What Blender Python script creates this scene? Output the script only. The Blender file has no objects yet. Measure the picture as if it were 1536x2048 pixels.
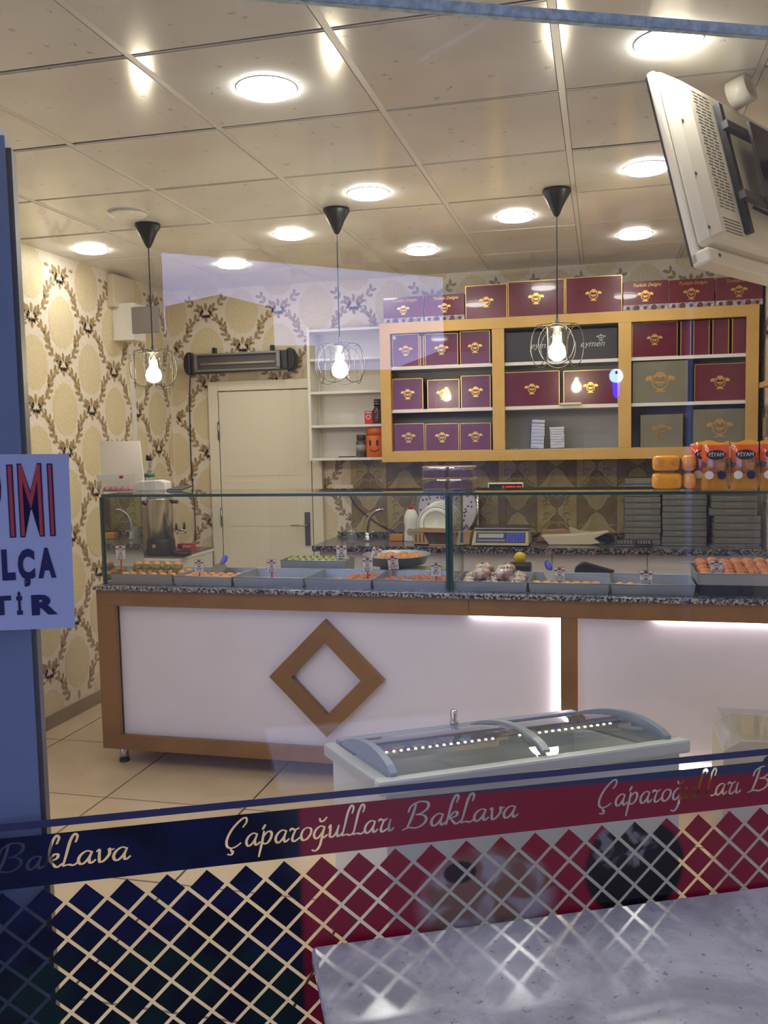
import bpy, bmesh, math, random
from math import sin, cos, pi, radians, sqrt, atan2
from mathutils import Vector, Matrix
from mathutils.geometry import delaunay_2d_cdt

random.seed(7)
SC = bpy.context.scene
COL = SC.collection

# ---------------------------------------------------------------- camera
FPX, YAW, PITCH, ROLL = 1783.25, 0.241106568, 0.0810930569, 0.0202477533
EYE = Vector((0, 0, 1.6))
fwd = Vector((-sin(YAW)*cos(PITCH), cos(YAW)*cos(PITCH), -sin(PITCH)))
rgt = Vector((cos(YAW), sin(YAW), 0))
dwn = fwd.cross(rgt)
cr = rgt*cos(ROLL) + dwn*sin(ROLL)
cd = -rgt*sin(ROLL) + dwn*cos(ROLL)
cam = bpy.data.cameras.new('camera'); camo = bpy.data.objects.new('camera', cam); COL.objects.link(camo)
cam.sensor_fit = 'VERTICAL'; cam.sensor_height = 36.0; cam.sensor_width = 27.0
cam.lens = FPX*36.0/2048.0; cam.clip_start = 0.05; cam.clip_end = 200
m3 = Matrix((cr, -cd, -fwd)).transposed()
camo.matrix_world = Matrix.Translation(EYE) @ m3.to_4x4()
SC.camera = camo

# ---------------------------------------------------------------- sky and exposure
wd = bpy.data.worlds.new('dusk_sky'); SC.world = wd; wd.use_nodes = True
wn = wd.node_tree.nodes; wn['Background'].inputs[0].default_value = (0.45, 0.51, 1.0, 1); wn['Background'].inputs[1].default_value = 2.7
SC.view_settings.view_transform = 'Standard'; SC.view_settings.look = 'None'
SC.view_settings.exposure = 0.35; SC.view_settings.gamma = 1.0; SC.view_settings.use_curve_mapping = False
SC.cycles.transparent_max_bounces = 28; SC.cycles.max_bounces = 10; SC.cycles.sample_clamp_indirect = 6.0
LED_W = 34.0      # ceiling lights
BULB_W = 105.0     # pendant bulbs

# ---------------------------------------------------------------- measuring helpers
def ray(x, y): return cr*((x-768)/FPX) + cd*((y-1024)/FPX) + fwd
def atY(x, y, Y): d = ray(x, y); return EYE + d*((Y-EYE.y)/d.y)
def atX(x, y, X): d = ray(x, y); return EYE + d*((X-EYE.x)/d.x)
def atZ(x, y, Z): d = ray(x, y); return EYE + d*((Z-EYE.z)/d.z)
def atP(x, y, p0, n): d = ray(x, y); return EYE + d*((p0-EYE).dot(n)/d.dot(n))
WY = 0.440535993                      # the shop front stands at an angle to the room
WT = Vector((cos(WY), sin(WY), 0)); WN = Vector((-sin(WY), cos(WY), 0))
WK = 1.452
def wpt(t, k, z): v = WT*t + WN*k; return Vector((v.x, v.y, z))
def onW(x, y, k=WK-0.003):
    d = ray(x, y); P = EYE + d*(k/d.dot(WN)); return P.dot(WT), P.z

# ---------------------------------------------------------------- mesh helpers
class MB:
    def __init__(s): s.v = []; s.f = []; s.m = []
    def add(s, vs, fs, mi=0):
        o = len(s.v); s.v += [tuple(p) for p in vs]; s.f += [tuple(i+o for i in f) for f in fs]; s.m += [mi]*len(fs); return s
    def box(s, x0, x1, y0, y1, z0, z1, mi=0):
        v = [(x, y, z) for x in (x0, x1) for y in (y0, y1) for z in (z0, z1)]
        return s.add(v, [(0,1,3,2),(4,6,7,5),(0,4,5,1),(2,3,7,6),(0,2,6,4),(1,5,7,3)], mi)
    def poly(s, pts, mi=0): return s.add(pts, [tuple(range(len(pts)))], mi)
    def prism(s, pts, vec, mi=0):
        n = len(pts); vec = Vector(vec); q = [Vector(p) for p in pts]
        return s.add(q + [p+vec for p in q], [tuple(range(n)), tuple(range(2*n-1, n-1, -1))] + [(i, (i+1) % n, n+(i+1) % n, n+i) for i in range(n)], mi)
    def tube(s, pts, r, n=8, closed=False, mi=0, caps=True):
        pts = [Vector(p) for p in pts]; N = len(pts); vs = []; fs = []; up = None
        for i, p in enumerate(pts):
            a = pts[i-1] if (i > 0 or closed) else p; b = pts[(i+1) % N] if (i < N-1 or closed) else p
            d = (b-a).normalized()
            if up is None: up = d.orthogonal().normalized()
            up = (up - d*up.dot(d)).normalized(); sd = d.cross(up)
            rr = r[i] if isinstance(r, (list, tuple)) else r
            vs += [p + up*(rr*cos(2*pi*k/n)) + sd*(rr*sin(2*pi*k/n)) for k in range(n)]
        for i in range(N if closed else N-1):
            j = (i+1) % N
            fs += [(i*n+k, i*n+(k+1) % n, j*n+(k+1) % n, j*n+k) for k in range(n)]
        if caps and not closed: fs += [tuple(range(n-1, -1, -1)), tuple(range((N-1)*n, N*n))]
        return s.add(vs, fs, mi)
    def lathe(s, prof, c=(0,0,0), n=20, mi=0, axis='z', sx=1, sy=1):
        vs = []; fs = []; N = len(prof)
        for r, h in prof:
            for k in range(n):
                a = 2*pi*k/n; x, y = r*cos(a)*sx, r*sin(a)*sy
                p = (x, y, h) if axis == 'z' else ((x, h, y) if axis == 'y' else (h, x, y))
                vs.append((p[0]+c[0], p[1]+c[1], p[2]+c[2]))
        for i in range(N-1):
            fs += [(i*n+k, i*n+(k+1) % n, (i+1)*n+(k+1) % n, (i+1)*n+k) for k in range(n)]
        fs += [tuple(range(n-1, -1, -1)), tuple(range((N-1)*n, N*n))]
        return s.add(vs, fs, mi)
    def disc(s, c, r, n=14, y=0, mi=0, sx=1, sz=1):
        return s.poly([(c[0]+r*sx*cos(2*pi*k/n), y, c[1]+r*sz*sin(2*pi*k/n)) for k in range(n)], mi)
    def ribbon(s, pts, w, y=0, mi=0):
        pts = [Vector((p[0], 0, p[1])) for p in pts]; L = []
        for i, p in enumerate(pts):
            d = (pts[min(i+1, len(pts)-1)] - pts[max(i-1, 0)]).normalized(); nn = Vector((-d.z, 0, d.x))
            ww = w[i] if isinstance(w, (list, tuple)) else w
            L += [p + nn*ww/2 + Vector((0, y, 0)), p - nn*ww/2 + Vector((0, y, 0))]
        return s.add(L, [(2*i, 2*i+1, 2*i+3, 2*i+2) for i in range(len(pts)-1)], mi)
    def xf(s, M):
        s.v = [tuple(M @ Vector(p)) for p in s.v]; return s
    def mesh(s, name, mats, smooth=False, fix=True):
        me = bpy.data.meshes.new(name); me.from_pydata(s.v, [], s.f)
        for k in (mats if isinstance(mats, (list, tuple)) else [mats]): me.materials.append(k)
        me.polygons.foreach_set('material_index', s.m)
        if smooth: me.polygons.foreach_set('use_smooth', [True]*len(s.f))
        if fix:
            b = bmesh.new(); b.from_mesh(me); bmesh.ops.recalc_face_normals(b, faces=b.faces); b.to_mesh(me); b.free()
        me.update(); return me
    def build(s, name, mats, parent=None, smooth=False, bevel=0, loc=None, rz=0, fix=True):
        o = bpy.data.objects.new(name, s.mesh(name, mats, smooth, fix)); COL.objects.link(o)
        if parent: o.parent = parent
        if loc is not None: o.location = loc
        o.rotation_euler.z = rz
        if bevel:
            b = o.modifiers.new('bevel', 'BEVEL'); b.width = bevel; b.segments = 2; b.limit_method = 'ANGLE'
        return o
def B(x0, x1, y0, y1, z0, z1): return MB().box(x0, x1, y0, y1, z0, z1)
def tag(o, label=None, cat=None, group=None, kind=None):
    if label: o['label'] = label
    if cat: o['category'] = cat
    if group: o['group'] = group
    if kind: o['kind'] = kind
    return o
def thing(name, label, cat, loc=(0,0,0), rz=0, group=None):
    o = bpy.data.objects.new(name, None); COL.objects.link(o); o.empty_display_size = .05
    o.location = loc; o.rotation_euler.z = rz; return tag(o, label, cat, group)
def struct(name, loc=(0,0,0)):
    o = bpy.data.objects.new(name, None); COL.objects.link(o); o.location = loc; o['kind'] = 'structure'; return o
def inst(o, parent=None, loc=None, rz=None, name=None):
    c = o.copy(); COL.objects.link(c)
    if name: c.name = name
    c.parent = parent
    if loc is not None: c.location = loc
    if rz is not None: c.rotation_euler.z = rz
    return c
def dup(root, loc, rz=None, label=None):
    r = inst(root, root.parent, loc, rz)
    if label: r['label'] = label
    for ch in list(root.children):
        c = inst(ch, r)
        for g in list(ch.children): inst(g, c)
    return r
_txt = {}
def text(parent, s, loc, size, mat, name='lettering', sx=1.0, rz=0, offset=0, shear=0, align='CENTER', ext=0.0003, rx=pi/2, ry=0):
    key = (s, offset, shear, align, mat.name, ext/size)
    if key not in _txt:
        c = bpy.data.curves.new('t', 'FONT'); c.body = s; c.size = 1; c.align_x = align; c.align_y = 'CENTER'
        c.offset = offset; c.shear = shear; c.extrude = ext/size; c.resolution_u = 3
        o = bpy.data.objects.new('t', c); COL.objects.link(o)
        dg = bpy.context.evaluated_depsgraph_get()
        me = bpy.data.meshes.new_from_object(o.evaluated_get(dg)); me.name = name
        bpy.data.objects.remove(o); bpy.data.curves.remove(c)
        me.materials.clear(); me.materials.append(mat); _txt[key] = me
    o = bpy.data.objects.new(name, _txt[key]); COL.objects.link(o); o.parent = parent
    o.location = loc; o.rotation_euler = (rx, ry, rz); o.scale = (size*sx, size, size); return o
def spline(pts, n=6, closed=False):
    P = [Vector(p) for p in pts]; N = len(P); out = []
    for i in range(N if closed else N-1):
        g = lambda k: P[k % N] if closed else P[max(0, min(N-1, k))]
        a, b, c, d = g(i-1), g(i), g(i+1), g(i+2)
        for k in range(n):
            t = k/n
            out.append(0.5*((2*b) + (c-a)*t + (2*a-5*b+4*c-d)*t*t + (3*b-a-3*c+d)*t**3))
    if not closed: out.append(P[-1])
    return out
ORD = ['lowest', 'second', 'third', 'fourth', 'fifth', 'sixth', 'seventh', 'eighth', 'ninth', 'tenth', 'eleventh', 'twelfth', 'thirteenth']

# ---------------------------------------------------------------- materials
def lin(c): return tuple(((x/255)/12.92 if x/255 <= .04045 else ((x/255+.055)/1.055)**2.4) for x in c)
def nmix(nt, fac, a, b):
    n = nt.nodes.new('ShaderNodeMix'); n.data_type = 'RGBA'
    for sock, v in ((n.inputs[0], fac), (n.inputs[6], a), (n.inputs[7], b)):
        if hasattr(v, 'is_output'): nt.links.new(v, sock)
        elif isinstance(v, (int, float)): sock.default_value = v
        else: sock.default_value = (*v[:3], 1)
    return n.outputs[2]
def math_(nt, op, a, b=None, c=None):
    n = nt.nodes.new('ShaderNodeMath'); n.operation = op
    for i, v in enumerate((a, b, c)):
        if v is None: continue
        if hasattr(v, 'is_output'): nt.links.new(v, n.inputs[i])
        else: n.inputs[i].default_value = v
    return n.outputs[0]
def sstep(nt, x, a, b):
    n = nt.nodes.new('ShaderNodeMapRange'); n.interpolation_type = 'SMOOTHSTEP'
    nt.links.new(x, n.inputs[0]); n.inputs[1].default_value = a; n.inputs[2].default_value = b; return n.outputs[0]
def noise(nt, vec, scale, detail=3, rough=.55, dist=0):
    n = nt.nodes.new('ShaderNodeTexNoise'); n.inputs['Scale'].default_value = scale; n.inputs['Detail'].default_value = detail
    n.inputs['Roughness'].default_value = rough; n.inputs['Distortion'].default_value = dist
    if vec is not None: nt.links.new(vec, n.inputs['Vector'])
    return n.outputs['Fac']
def coords(nt, kind='Object'): return nt.nodes.new('ShaderNodeTexCoord').outputs[kind]
def mat(name, col, rough=.5, metal=0, var=None, bump=None, emit=None, es=0, spec=.5, coat=0, alpha=1, sss=0):
    m = bpy.data.materials.new(name); m.use_nodes = True; nt = m.node_tree; p = nt.nodes['Principled BSDF']
    c = lin(col) if max(col) > 1.001 else col
    p.inputs['Base Color'].default_value = (*c, 1); p.inputs['Roughness'].default_value = rough; p.inputs['Metallic'].default_value = metal
    p.inputs['Specular IOR Level'].default_value = spec; p.inputs['Coat Weight'].default_value = coat; p.inputs['Alpha'].default_value = alpha
    if var:
        sc, col2 = var[0], lin(var[1]); v = coords(nt)
        f = noise(nt, v, sc, 4); f = sstep(nt, f, *(var[2] if len(var) > 2 else (.35, .65)))
        nt.links.new(nmix(nt, f, c, col2), p.inputs['Base Color'])
    if bump:
        b = nt.nodes.new('ShaderNodeBump'); b.inputs['Strength'].default_value = bump[1]; b.inputs['Distance'].default_value = .002
        nt.links.new(noise(nt, coords(nt), bump[0], 3), b.inputs['Height']); nt.links.new(b.outputs[0], p.inputs['Normal'])
    if emit: p.inputs['Emission Color'].default_value = (*lin(emit), 1); p.inputs['Emission Strength'].default_value = es
    return m
def glassmat(name, tint=(1,1,1), f0=.04, dirt=0, gl=(1,1,1)):
    m = bpy.data.materials.new(name); m.use_nodes = True; nt = m.node_tree; nt.nodes.clear()
    out = nt.nodes.new('ShaderNodeOutputMaterial'); tr = nt.nodes.new('ShaderNodeBsdfTransparent'); gs = nt.nodes.new('ShaderNodeBsdfGlossy')
    tr.inputs[0].default_value = (*tint, 1); gs.inputs[0].default_value = (*gl, 1); gs.inputs['Roughness'].default_value = 0.0
    g = nt.nodes.new('ShaderNodeNewGeometry'); d = nt.nodes.new('ShaderNodeVectorMath'); d.operation = 'DOT_PRODUCT'
    nt.links.new(g.outputs['Normal'], d.inputs[0]); nt.links.new(g.outputs['Incoming'], d.inputs[1])
    c = math_(nt, 'ABSOLUTE', d.outputs['Value']); k = math_(nt, 'POWER', math_(nt, 'SUBTRACT', 1.0, c), 5.0)
    F = math_(nt, 'MULTIPLY_ADD', k, 1-f0, f0)
    mx = nt.nodes.new('ShaderNodeMixShader'); nt.links.new(F, mx.inputs[0]); nt.links.new(tr.outputs[0], mx.inputs[1]); nt.links.new(gs.outputs[0], mx.inputs[2])
    last = mx.outputs[0]
    if dirt:
        df = nt.nodes.new('ShaderNodeBsdfDiffuse'); df.inputs[0].default_value = (.75, .77, .8, 1)
        m2 = nt.nodes.new('ShaderNodeMixShader'); m2.inputs[0].default_value = dirt
        nt.links.new(last, m2.inputs[1]); nt.links.new(df.outputs[0], m2.inputs[2]); last = m2.outputs[0]
    nt.links.new(last, out.inputs[0]); return m
def emis(name, col, s):
    m = bpy.data.materials.new(name); m.use_nodes = True; nt = m.node_tree; nt.nodes.clear()
    o = nt.nodes.new('ShaderNodeOutputMaterial'); e = nt.nodes.new('ShaderNodeEmission'); e.inputs[0].default_value = (*lin(col), 1); e.inputs[1].default_value = s
    nt.links.new(e.outputs[0], o.inputs[0]); return m
def granite(name, cols):
    m = mat(name, (90,90,90), .18); nt = m.node_tree; p = nt.nodes['Principled BSDF']; v = coords(nt)
    a = nt.nodes.new('ShaderNodeTexVoronoi'); a.inputs['Scale'].default_value = 130; nt.links.new(v, a.inputs['Vector'])
    r = nt.nodes.new('ShaderNodeValToRGB'); e = r.color_ramp.elements; r.color_ramp.interpolation = 'CONSTANT'
    e[0].color = (*lin(cols[0]), 1); e[0].position = 0; e[1].color = (*lin(cols[1]), 1); e[1].position = .34
    for pos, c in ((.52, cols[2]), (.7, cols[3])): q = e.new(pos); q.color = (*lin(c), 1)
    sx = nt.nodes.new('ShaderNodeSeparateColor'); nt.links.new(a.outputs['Color'], sx.inputs[0]); nt.links.new(sx.outputs[0], r.inputs[0])
    nt.links.new(r.outputs[0], p.inputs['Base Color']); return m

M = {}
M['ceil'] = mat('ceiling_panel', (230,228,222), .13, var=(2.5, (222,219,211)), bump=(160, .03), spec=.55)
M['grid'] = mat('ceiling_grid', (226,224,218), .35)
M['gap'] = mat('ceiling_shadow_gap', (60,55,48), .9)
M['paper'] = mat('wallpaper_ground', (232,222,204), .5, var=(40, (226,214,194)))
M['medal'] = mat('wallpaper_medallion', (214,196,154), .45, var=(60, (221,206,170)))
M['medal2'] = mat('wallpaper_medallion_vein', (226,212,178), .45)
M['leaf'] = mat('wallpaper_leaf', (152,126,86), .4, var=(50, (170,146,104)))
M['tile'] = mat('floor_tile', (218,198,164), .22, var=(3, (211,189,153)))
M['grout'] = mat('floor_grout', (44,34,24), .9)
M['skirt'] = mat('skirting_tile', (150,132,104), .3, var=(8, (140,122,94)))
M['white'] = mat('white_laminate', (222,218,208), .35)
M['whiteg'] = mat('white_gloss', (226,224,220), .18)
M['door'] = mat('door_paint', (226,219,196), .4)
M['steel'] = mat('brushed_steel', (150,152,156), .32, 1, bump=(60, .05))
M['chrome'] = mat('chrome', (205,205,205), .1, 1)
M['trayin'] = mat('tray_aluminium', (176,184,192), .4, .75, bump=(30, .06))
M['dsteel'] = mat('dull_steel', (110,108,104), .4, .8)
M['urn'] = mat('polished_steel', (206,202,196), .2, .9)
M['wire'] = mat('dark_wire', (60,56,52), .45, .6)
M['black'] = mat('black_plastic', (26,26,28), .4)
M['dgrey'] = mat('dark_grey_plastic', (62,66,68), .45)
M['gold_frame'] = mat('ochre_frame', (208,168,92), .4, .05, var=(6, (200,160,84)))
M['dim_ochre_frame'] = mat('dim_ochre_frame', (146,106,46), .45, .03, var=(4, (134,96,38)))  # same ochre as the shelf frame, the counter's dimmer light put into the colour
M['panel'] = mat('acrylic_panel', (236,234,236), .3, var=(2, (231,228,230)))
M['maroon'] = mat('maroon_card', (104,24,38), .22, coat=.4, var=(5, (92,18,32)))
M['gold'] = mat('gold_foil', (232,186,96), .28, 1)
M['silver'] = mat('silver_foil', (190,190,190), .3, 1, bump=(60, .4))
M['olive'] = mat('grey_green_card', (124,120,98), .4, var=(6, (116,112,92)))
M['charcoal'] = mat('charcoal_card', (44,44,42), .35)
M['greybox'] = mat('grey_card', (116,116,104), .45, var=(7, (108,108,98)))
M['greyprint'] = mat('grey_card_print', (132,132,122), .4)
M['granite'] = granite('granite', ((46,44,42), (98,94,90), (140,136,130), (176,172,166)))
M['granite_dark'] = granite('dark_granite', ((30,29,28), (62,60,58), (96,93,90), (140,137,132)))
M['glass'] = glassmat('clear_glass', (.985, .995, .99), .035)
M['window'] = glassmat('window_glass', (.975, .985, .985), .048, dirt=.002)
M['gedge'] = mat('glass_edge_green', (28,74,70), .15, spec=.8)
M['gedge2'] = mat('glass_edge_blue', (176,200,192), .2, var=(60, (214,232,224)), spec=.8)
M['mirror'] = mat('mirror', (215,222,215), .02, 1)
M['plastic'] = glassmat('clear_plastic', (.93, .94, .94), .06, dirt=.06)
M['led'] = emis('led_light', (255,251,244), LED_W)
M['bulb'] = emis('bulb_light', (255,236,204), BULB_W)
M['strip'] = emis('strip_light', (255,236,246), 26)
M['alum'] = mat('sky_tinted_aluminium', (136,152,176), .3, .4)  # blue of the reflected sky is put into the base colour
M['tabletop'] = mat('concrete_laminate', (140,142,148), .27, var=(7, (158,160,164), (.3, .7)), bump=(40, .03), spec=.9)
M['tabletop'].node_tree.nodes['Principled BSDF'].inputs['Roughness'].default_value = .17
M['tabledge'] = mat('table_edge', (44,48,58), .4)
M['red'] = mat('red_plastic', (196,30,32), .4)
M['blue'] = mat('blue_plastic', (40,60,190), .4)
M['card'] = mat('white_card', (232,230,224), .5)
M['ink'] = mat('black_ink', (30,28,30), .5)
M['crest'] = mat('crest_red', (122,44,34), .5)
M['navy'] = mat('navy_ink', (22,24,74), .5)
M['signred'] = mat('sign_red', (176,60,52), .5)
M['cream'] = mat('cream_plastic', (222,214,176), .4)
M['led_red'] = emis('red_digits', (255,40,50), 2.5)

def tabletop():
    m = M['tabletop']; nt = m.node_tree; p = nt.nodes['Principled BSDF']; v = coords(nt)
    big = sstep(nt, noise(nt, v, 5, 8, .7, .6), .35, .68); fine = sstep(nt, noise(nt, v, 70, 3), .62, .75)
    c = nmix(nt, big, lin((150,150,142)), lin((190,189,178))); c = nmix(nt, fine, c, lin((120,118,114)))
    nt.links.new(c, p.inputs['Base Color'])
tabletop()
def ceil_stars():
    m = M['ceil']; nt = m.node_tree; p = nt.nodes['Principled BSDF']; g = nt.nodes.new('ShaderNodeNewGeometry').outputs['Position']
    vo = nt.nodes.new('ShaderNodeTexVoronoi'); vo.inputs['Scale'].default_value = 13; nt.links.new(g, vo.inputs['Vector'])
    s = sstep(nt, vo.outputs['Distance'], .2, .1); n = sstep(nt, noise(nt, g, 90, 2), .5, .56)
    f = math_(nt, 'MULTIPLY', math_(nt, 'MULTIPLY', s, n), .5)
    base = p.inputs['Base Color'].links[0].from_socket
    nt.links.new(nmix(nt, f, base, lin((120,112,100))), p.inputs['Base Color'])
ceil_stars()

# ---------------------------------------------------------------- room shell
XL, XR, YB, ZC = -3.05, 0.93, 6.0, 2.7
def front_y(x): return (1.62 + sin(WY)*x)/cos(WY)      # just inside the shop front
# wallpaper: ground plus flat print
def leaf(mb, x, z, ang, L, w, y):
    prof = [(0,0), (.18,.28), (.42,.5), (.62,.36), (.82,.42), (1,.05), (.8,-.32), (.55,-.46), (.3,-.3)]
    pts = []
    for a, b in prof:
        a *= L; b *= w; pts.append((x + a*cos(ang) - b*sin(ang), y, z + a*sin(ang) + b*cos(ang)))
    mb.poly(pts)
def ogee(fr):      # fr 0..1 from a node down to the node half a repeat aside
    return fr + .13*sin(2*pi*fr), fr
def print_wall(name_wall, x0, x1, z0, z1, ox, oz, px=.28, pz=.25, xf=None, keep=None):
    lf, md, mv = MB(), MB(), MB()
    i0, i1 = int((x0-ox)/px)-2, int((x1-ox)/px)+2
    j0, j1 = int((z0-oz)/pz)-2, int((z1-oz)/pz)+2
    def ok(x, z): return x0+.02 < x < x1-.02 and z0+.02 < z < z1-.03
    for i in range(i0, i1+1):
        for j in range(j0, j1+1):
            if (i+j) % 2: continue
            nx, nz = ox+i*px, oz+j*pz
            # node bouquet
            for a, L, dx, dz in ((90,.055,0,.012), (62,.06,.012,0), (118,.06,-.012,0), (35,.05,.018,-.01), (145,.05,-.018,-.01), (-90,.06,0,-.005), (-60,.035,.01,-.012), (-120,.035,-.01,-.012), (5,.035,.02,-.018), (175,.035,-.02,-.018)):
                if ok(nx+dx*2, nz+dz+.03): leaf(lf, nx+dx*1.3, nz+dz, radians(a), L*1.1, L*.5, 0)
            for sgn in (-1, 1):
                K = 8
                for k in range(K):
                    fr = (k+.75)/(K+.6); fx, fz = ogee(fr); x, z = nx + sgn*px*fx, nz - pz*fz
                    f2x, f2z = ogee(fr+.03); ang = atan2(-pz*(f2z-fz), sgn*px*(f2x-fx)) + pi
                    for s2, L in ((1, .05), (-1, .046)):
                        if ok(x + .05*cos(ang+s2*.6), z + .05*sin(ang+s2*.6)) and ok(x, z): leaf(lf, x, z, ang + s2*.62, L, L*.5, 0)
                st_ = [(nx + sgn*px*ogee(q/14)[0], nz - pz*ogee(q/14)[1]) for q in range(1, 14)]
                if all(ok(*q) for q in st_): lf.ribbon(st_, .007, .0002)
            # medallion under the node
            cx, cz = nx, nz - pz
            pts = []
            for k in range(48):
                a = 2*pi*k/48; sc = 1 + .09*abs(cos(9*a)) ; r = .165*(1-.14*sin(a)**2) * sc
                rx = .62*r*(1 - .22*max(0, sin(a))**2); pts.append((max(x0, min(x1, cx + rx*1.15*cos(a))), 0, max(z0, min(z1, cz - .005 + r*1.02*sin(a)))))
            if cx > x0-.1 and cx < x1+.1 and z0-.1 < cz < z1+.1: md.poly([(p[0], .0004, p[2]) for p in pts])
            if ok(cx, cz):
                for k in range(11):
                    a = radians(-20 + 22*k)
                    e = (cx + .085*cos(a), cz - .05 + .14*max(-.3, sin(a)))
                    if ok(*e) and ok(cx, cz-.05): mv.ribbon([(cx + .02*cos(a), cz - .05 + .03*sin(a)), e], [.002, .006], .0002)
    for mb in (lf, md, mv):
        if keep:
            idx = [n for n, f in enumerate(mb.f) if all(keep(mb.v[q]) for q in f)]
            mb.f = [mb.f[n] for n in idx]; mb.m = [mb.m[n] for n in idx]
    par = bpy.data.objects[name_wall]
    for nm, mb, mt in (('leaf_print', lf, M['leaf']), ('medallion_print', md, M['medal']), ('vein_print', mv, M['medal2'])):
        if xf: mb.xf(xf)
        o = mb.build(nm, mt, par, fix=False); o['kind'] = 'stuff'
wl = B(XL-.12, XL, .0, YB+.12, 0, ZC+.15).build('wall_left', M['paper']); wl['kind'] = 'structure'
wb = B(XL, XR, YB, YB+.12, 0, ZC+.15).build('wall_back', M['paper']); wb['kind'] = 'structure'
wr = B(XR, XR+.12, 1.9, YB+.12, 0, ZC+.15).build('wall_right', M['paper']); wr['kind'] = 'structure'
print_wall('wall_back', XL+.005, XR-.005, 0.1, ZC-.0, -2.76, 2.53, .275, .25, Matrix.Translation((0, YB-.0015, 0)), keep=lambda v: v[0] < -1.3 or v[2] > 2.2)
print_wall('wall_left', .3, YB-.01, 0.09, ZC-.0, 4.655, 2.571, .278, .25, Matrix.Translation((XL+.0015, 0, 0)) @ Matrix.Rotation(pi/2, 4, 'Z'), keep=lambda v: v[0] > 3.2)
print_wall('wall_right', -YB+.01, -2.0, 0.8, ZC-.0, -5.9, 2.45, .278, .25, Matrix.Translation((XR-.0015, 0, 0)) @ Matrix.Rotation(-pi/2, 4, 'Z'), keep=lambda v: v[0] < -4.6)

# floor
fl = struct('floor'); 
MB().prism([(XL-.1, .0, -.06), (XR+.1, 1.9, -.06), (XR+.1, YB+.1, -.06), (XL-.1, YB+.1, -.06)], (0, 0, .054)).build('grout_bed', M['grout'], fl)
S = .674; gx = [-2.2 + S*k for k in range(-2, 6)]; gy = [3.525 + S*k for k in range(-5, 5)]
tm = None
for x in gx:
    for y in gy:
        a, b = max(x, XL), min(x+S, XR); c, d = y, min(y+S, YB)
        if b-a < .05 or d-c < .05 or d < front_y(a)-.35: continue
        g = .005
        if tm is None or b-a < S-.01 or d-c < S-.01:
            me = MB().box(a-x+g, b-x-g, c-y+g, d-y-g, -.006, 0).mesh('tile', M['tile'])
            if b-a > S-.01 and d-c > S-.01: tm = me
        else: me = tm
        o = bpy.data.objects.new('tile', me); COL.objects.link(o); o.parent = fl; o.location = (x, y, 0)
# skirting on the left wall
sk = struct('baseboard_left')
y = 3.0
for k in range(5):
    e = min(y+.655, YB-.01)
    B(XL+.001, XL+.011, y+.002, e-.002, 0.001, .078).build('skirting_tile', M['skirt'], sk); y += .655

# ceiling: grid bars and loose panels
ce = struct('ceiling')
SX, SY = .589, .618; cx0, cy0 = -.125, 2.38
MB().prism([(XL, .0, ZC+.04), (XR, 1.45, ZC+.04), (XR, YB, ZC+.04), (XL, YB, ZC+.04)], (0, 0, .05)).build('void_board', M['gap'], ce)
FILL_LIGHTS = [(-2.25, 1.9), (-1.01, 1.52), (-.42, 2.09), (-1.75, 1.55)]  # unseen lights added to brighten the floor and counter near the window
holes = [(-1.013,2.704), (.18,2.719), (-1.012,3.946), (.177,3.934), (-1.606,4.588), (-2.217,5.225), (-2.786,4.57), (-.421,4.582), (-1.025,5.213), (.174,5.195)]
off_hole = (-2.186, 3.924)
pm = None
for i in range(-5, 2):
    for j in range(-4, 6):
        a, b = max(cx0+SX*i, XL), min(cx0+SX*(i+1), XR); c, d = cy0+SY*j, min(cy0+SY*(j+1), YB)
        if b-a < .06 or d-c < .06 or d < front_y(a)-.9: continue
        full = b-a > SX-.01 and d-c > SY-.01; g = .0125
        if full:
            if pm is None: pm = MB().box(-SX/2+g, SX/2-g, -SY/2+g, SY/2-g, -.004, .008).mesh('ceiling_panel', M['ceil'])
            me = pm
        else: me = MB().box(-(b-a)/2+g*(a > XL+.001), (b-a)/2-g*(b < XR-.001), -(d-c)/2+g, (d-c)/2-g*(d < YB-.001), -.004, .008).mesh('ceiling_panel', M['ceil'])
        o = bpy.data.objects.new('ceiling_panel', me); COL.objects.link(o); o.parent = ce
        o.location = ((a+b)/2, (c+d)/2, ZC + random.uniform(0, .002)); o.rotation_euler = (random.uniform(-.004, .004), random.uniform(-.004, .004), 0)
for i in range(-5, 2):
    x = cx0+SX*i
    if XL+.02 < x < XR-.02: B(x-.0105, x+.0105, max(0.3, front_y(x)-.8), YB, ZC-.002, ZC+.012).build('grid_bar', M['grid'], ce)
for j in range(-2, 7):
    y = cy0+SY*j
    if y > YB-.02: continue
    x1 = XR
    B(XL, x1, y-.0045, y+.0045, ZC+.002, ZC+.02).build('grid_bar', M['gap'], ce)
    B(XL, x1, y+.0045, y+.0115, ZC-.001, ZC+.012).build('grid_bar', M['grid'], ce)

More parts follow.
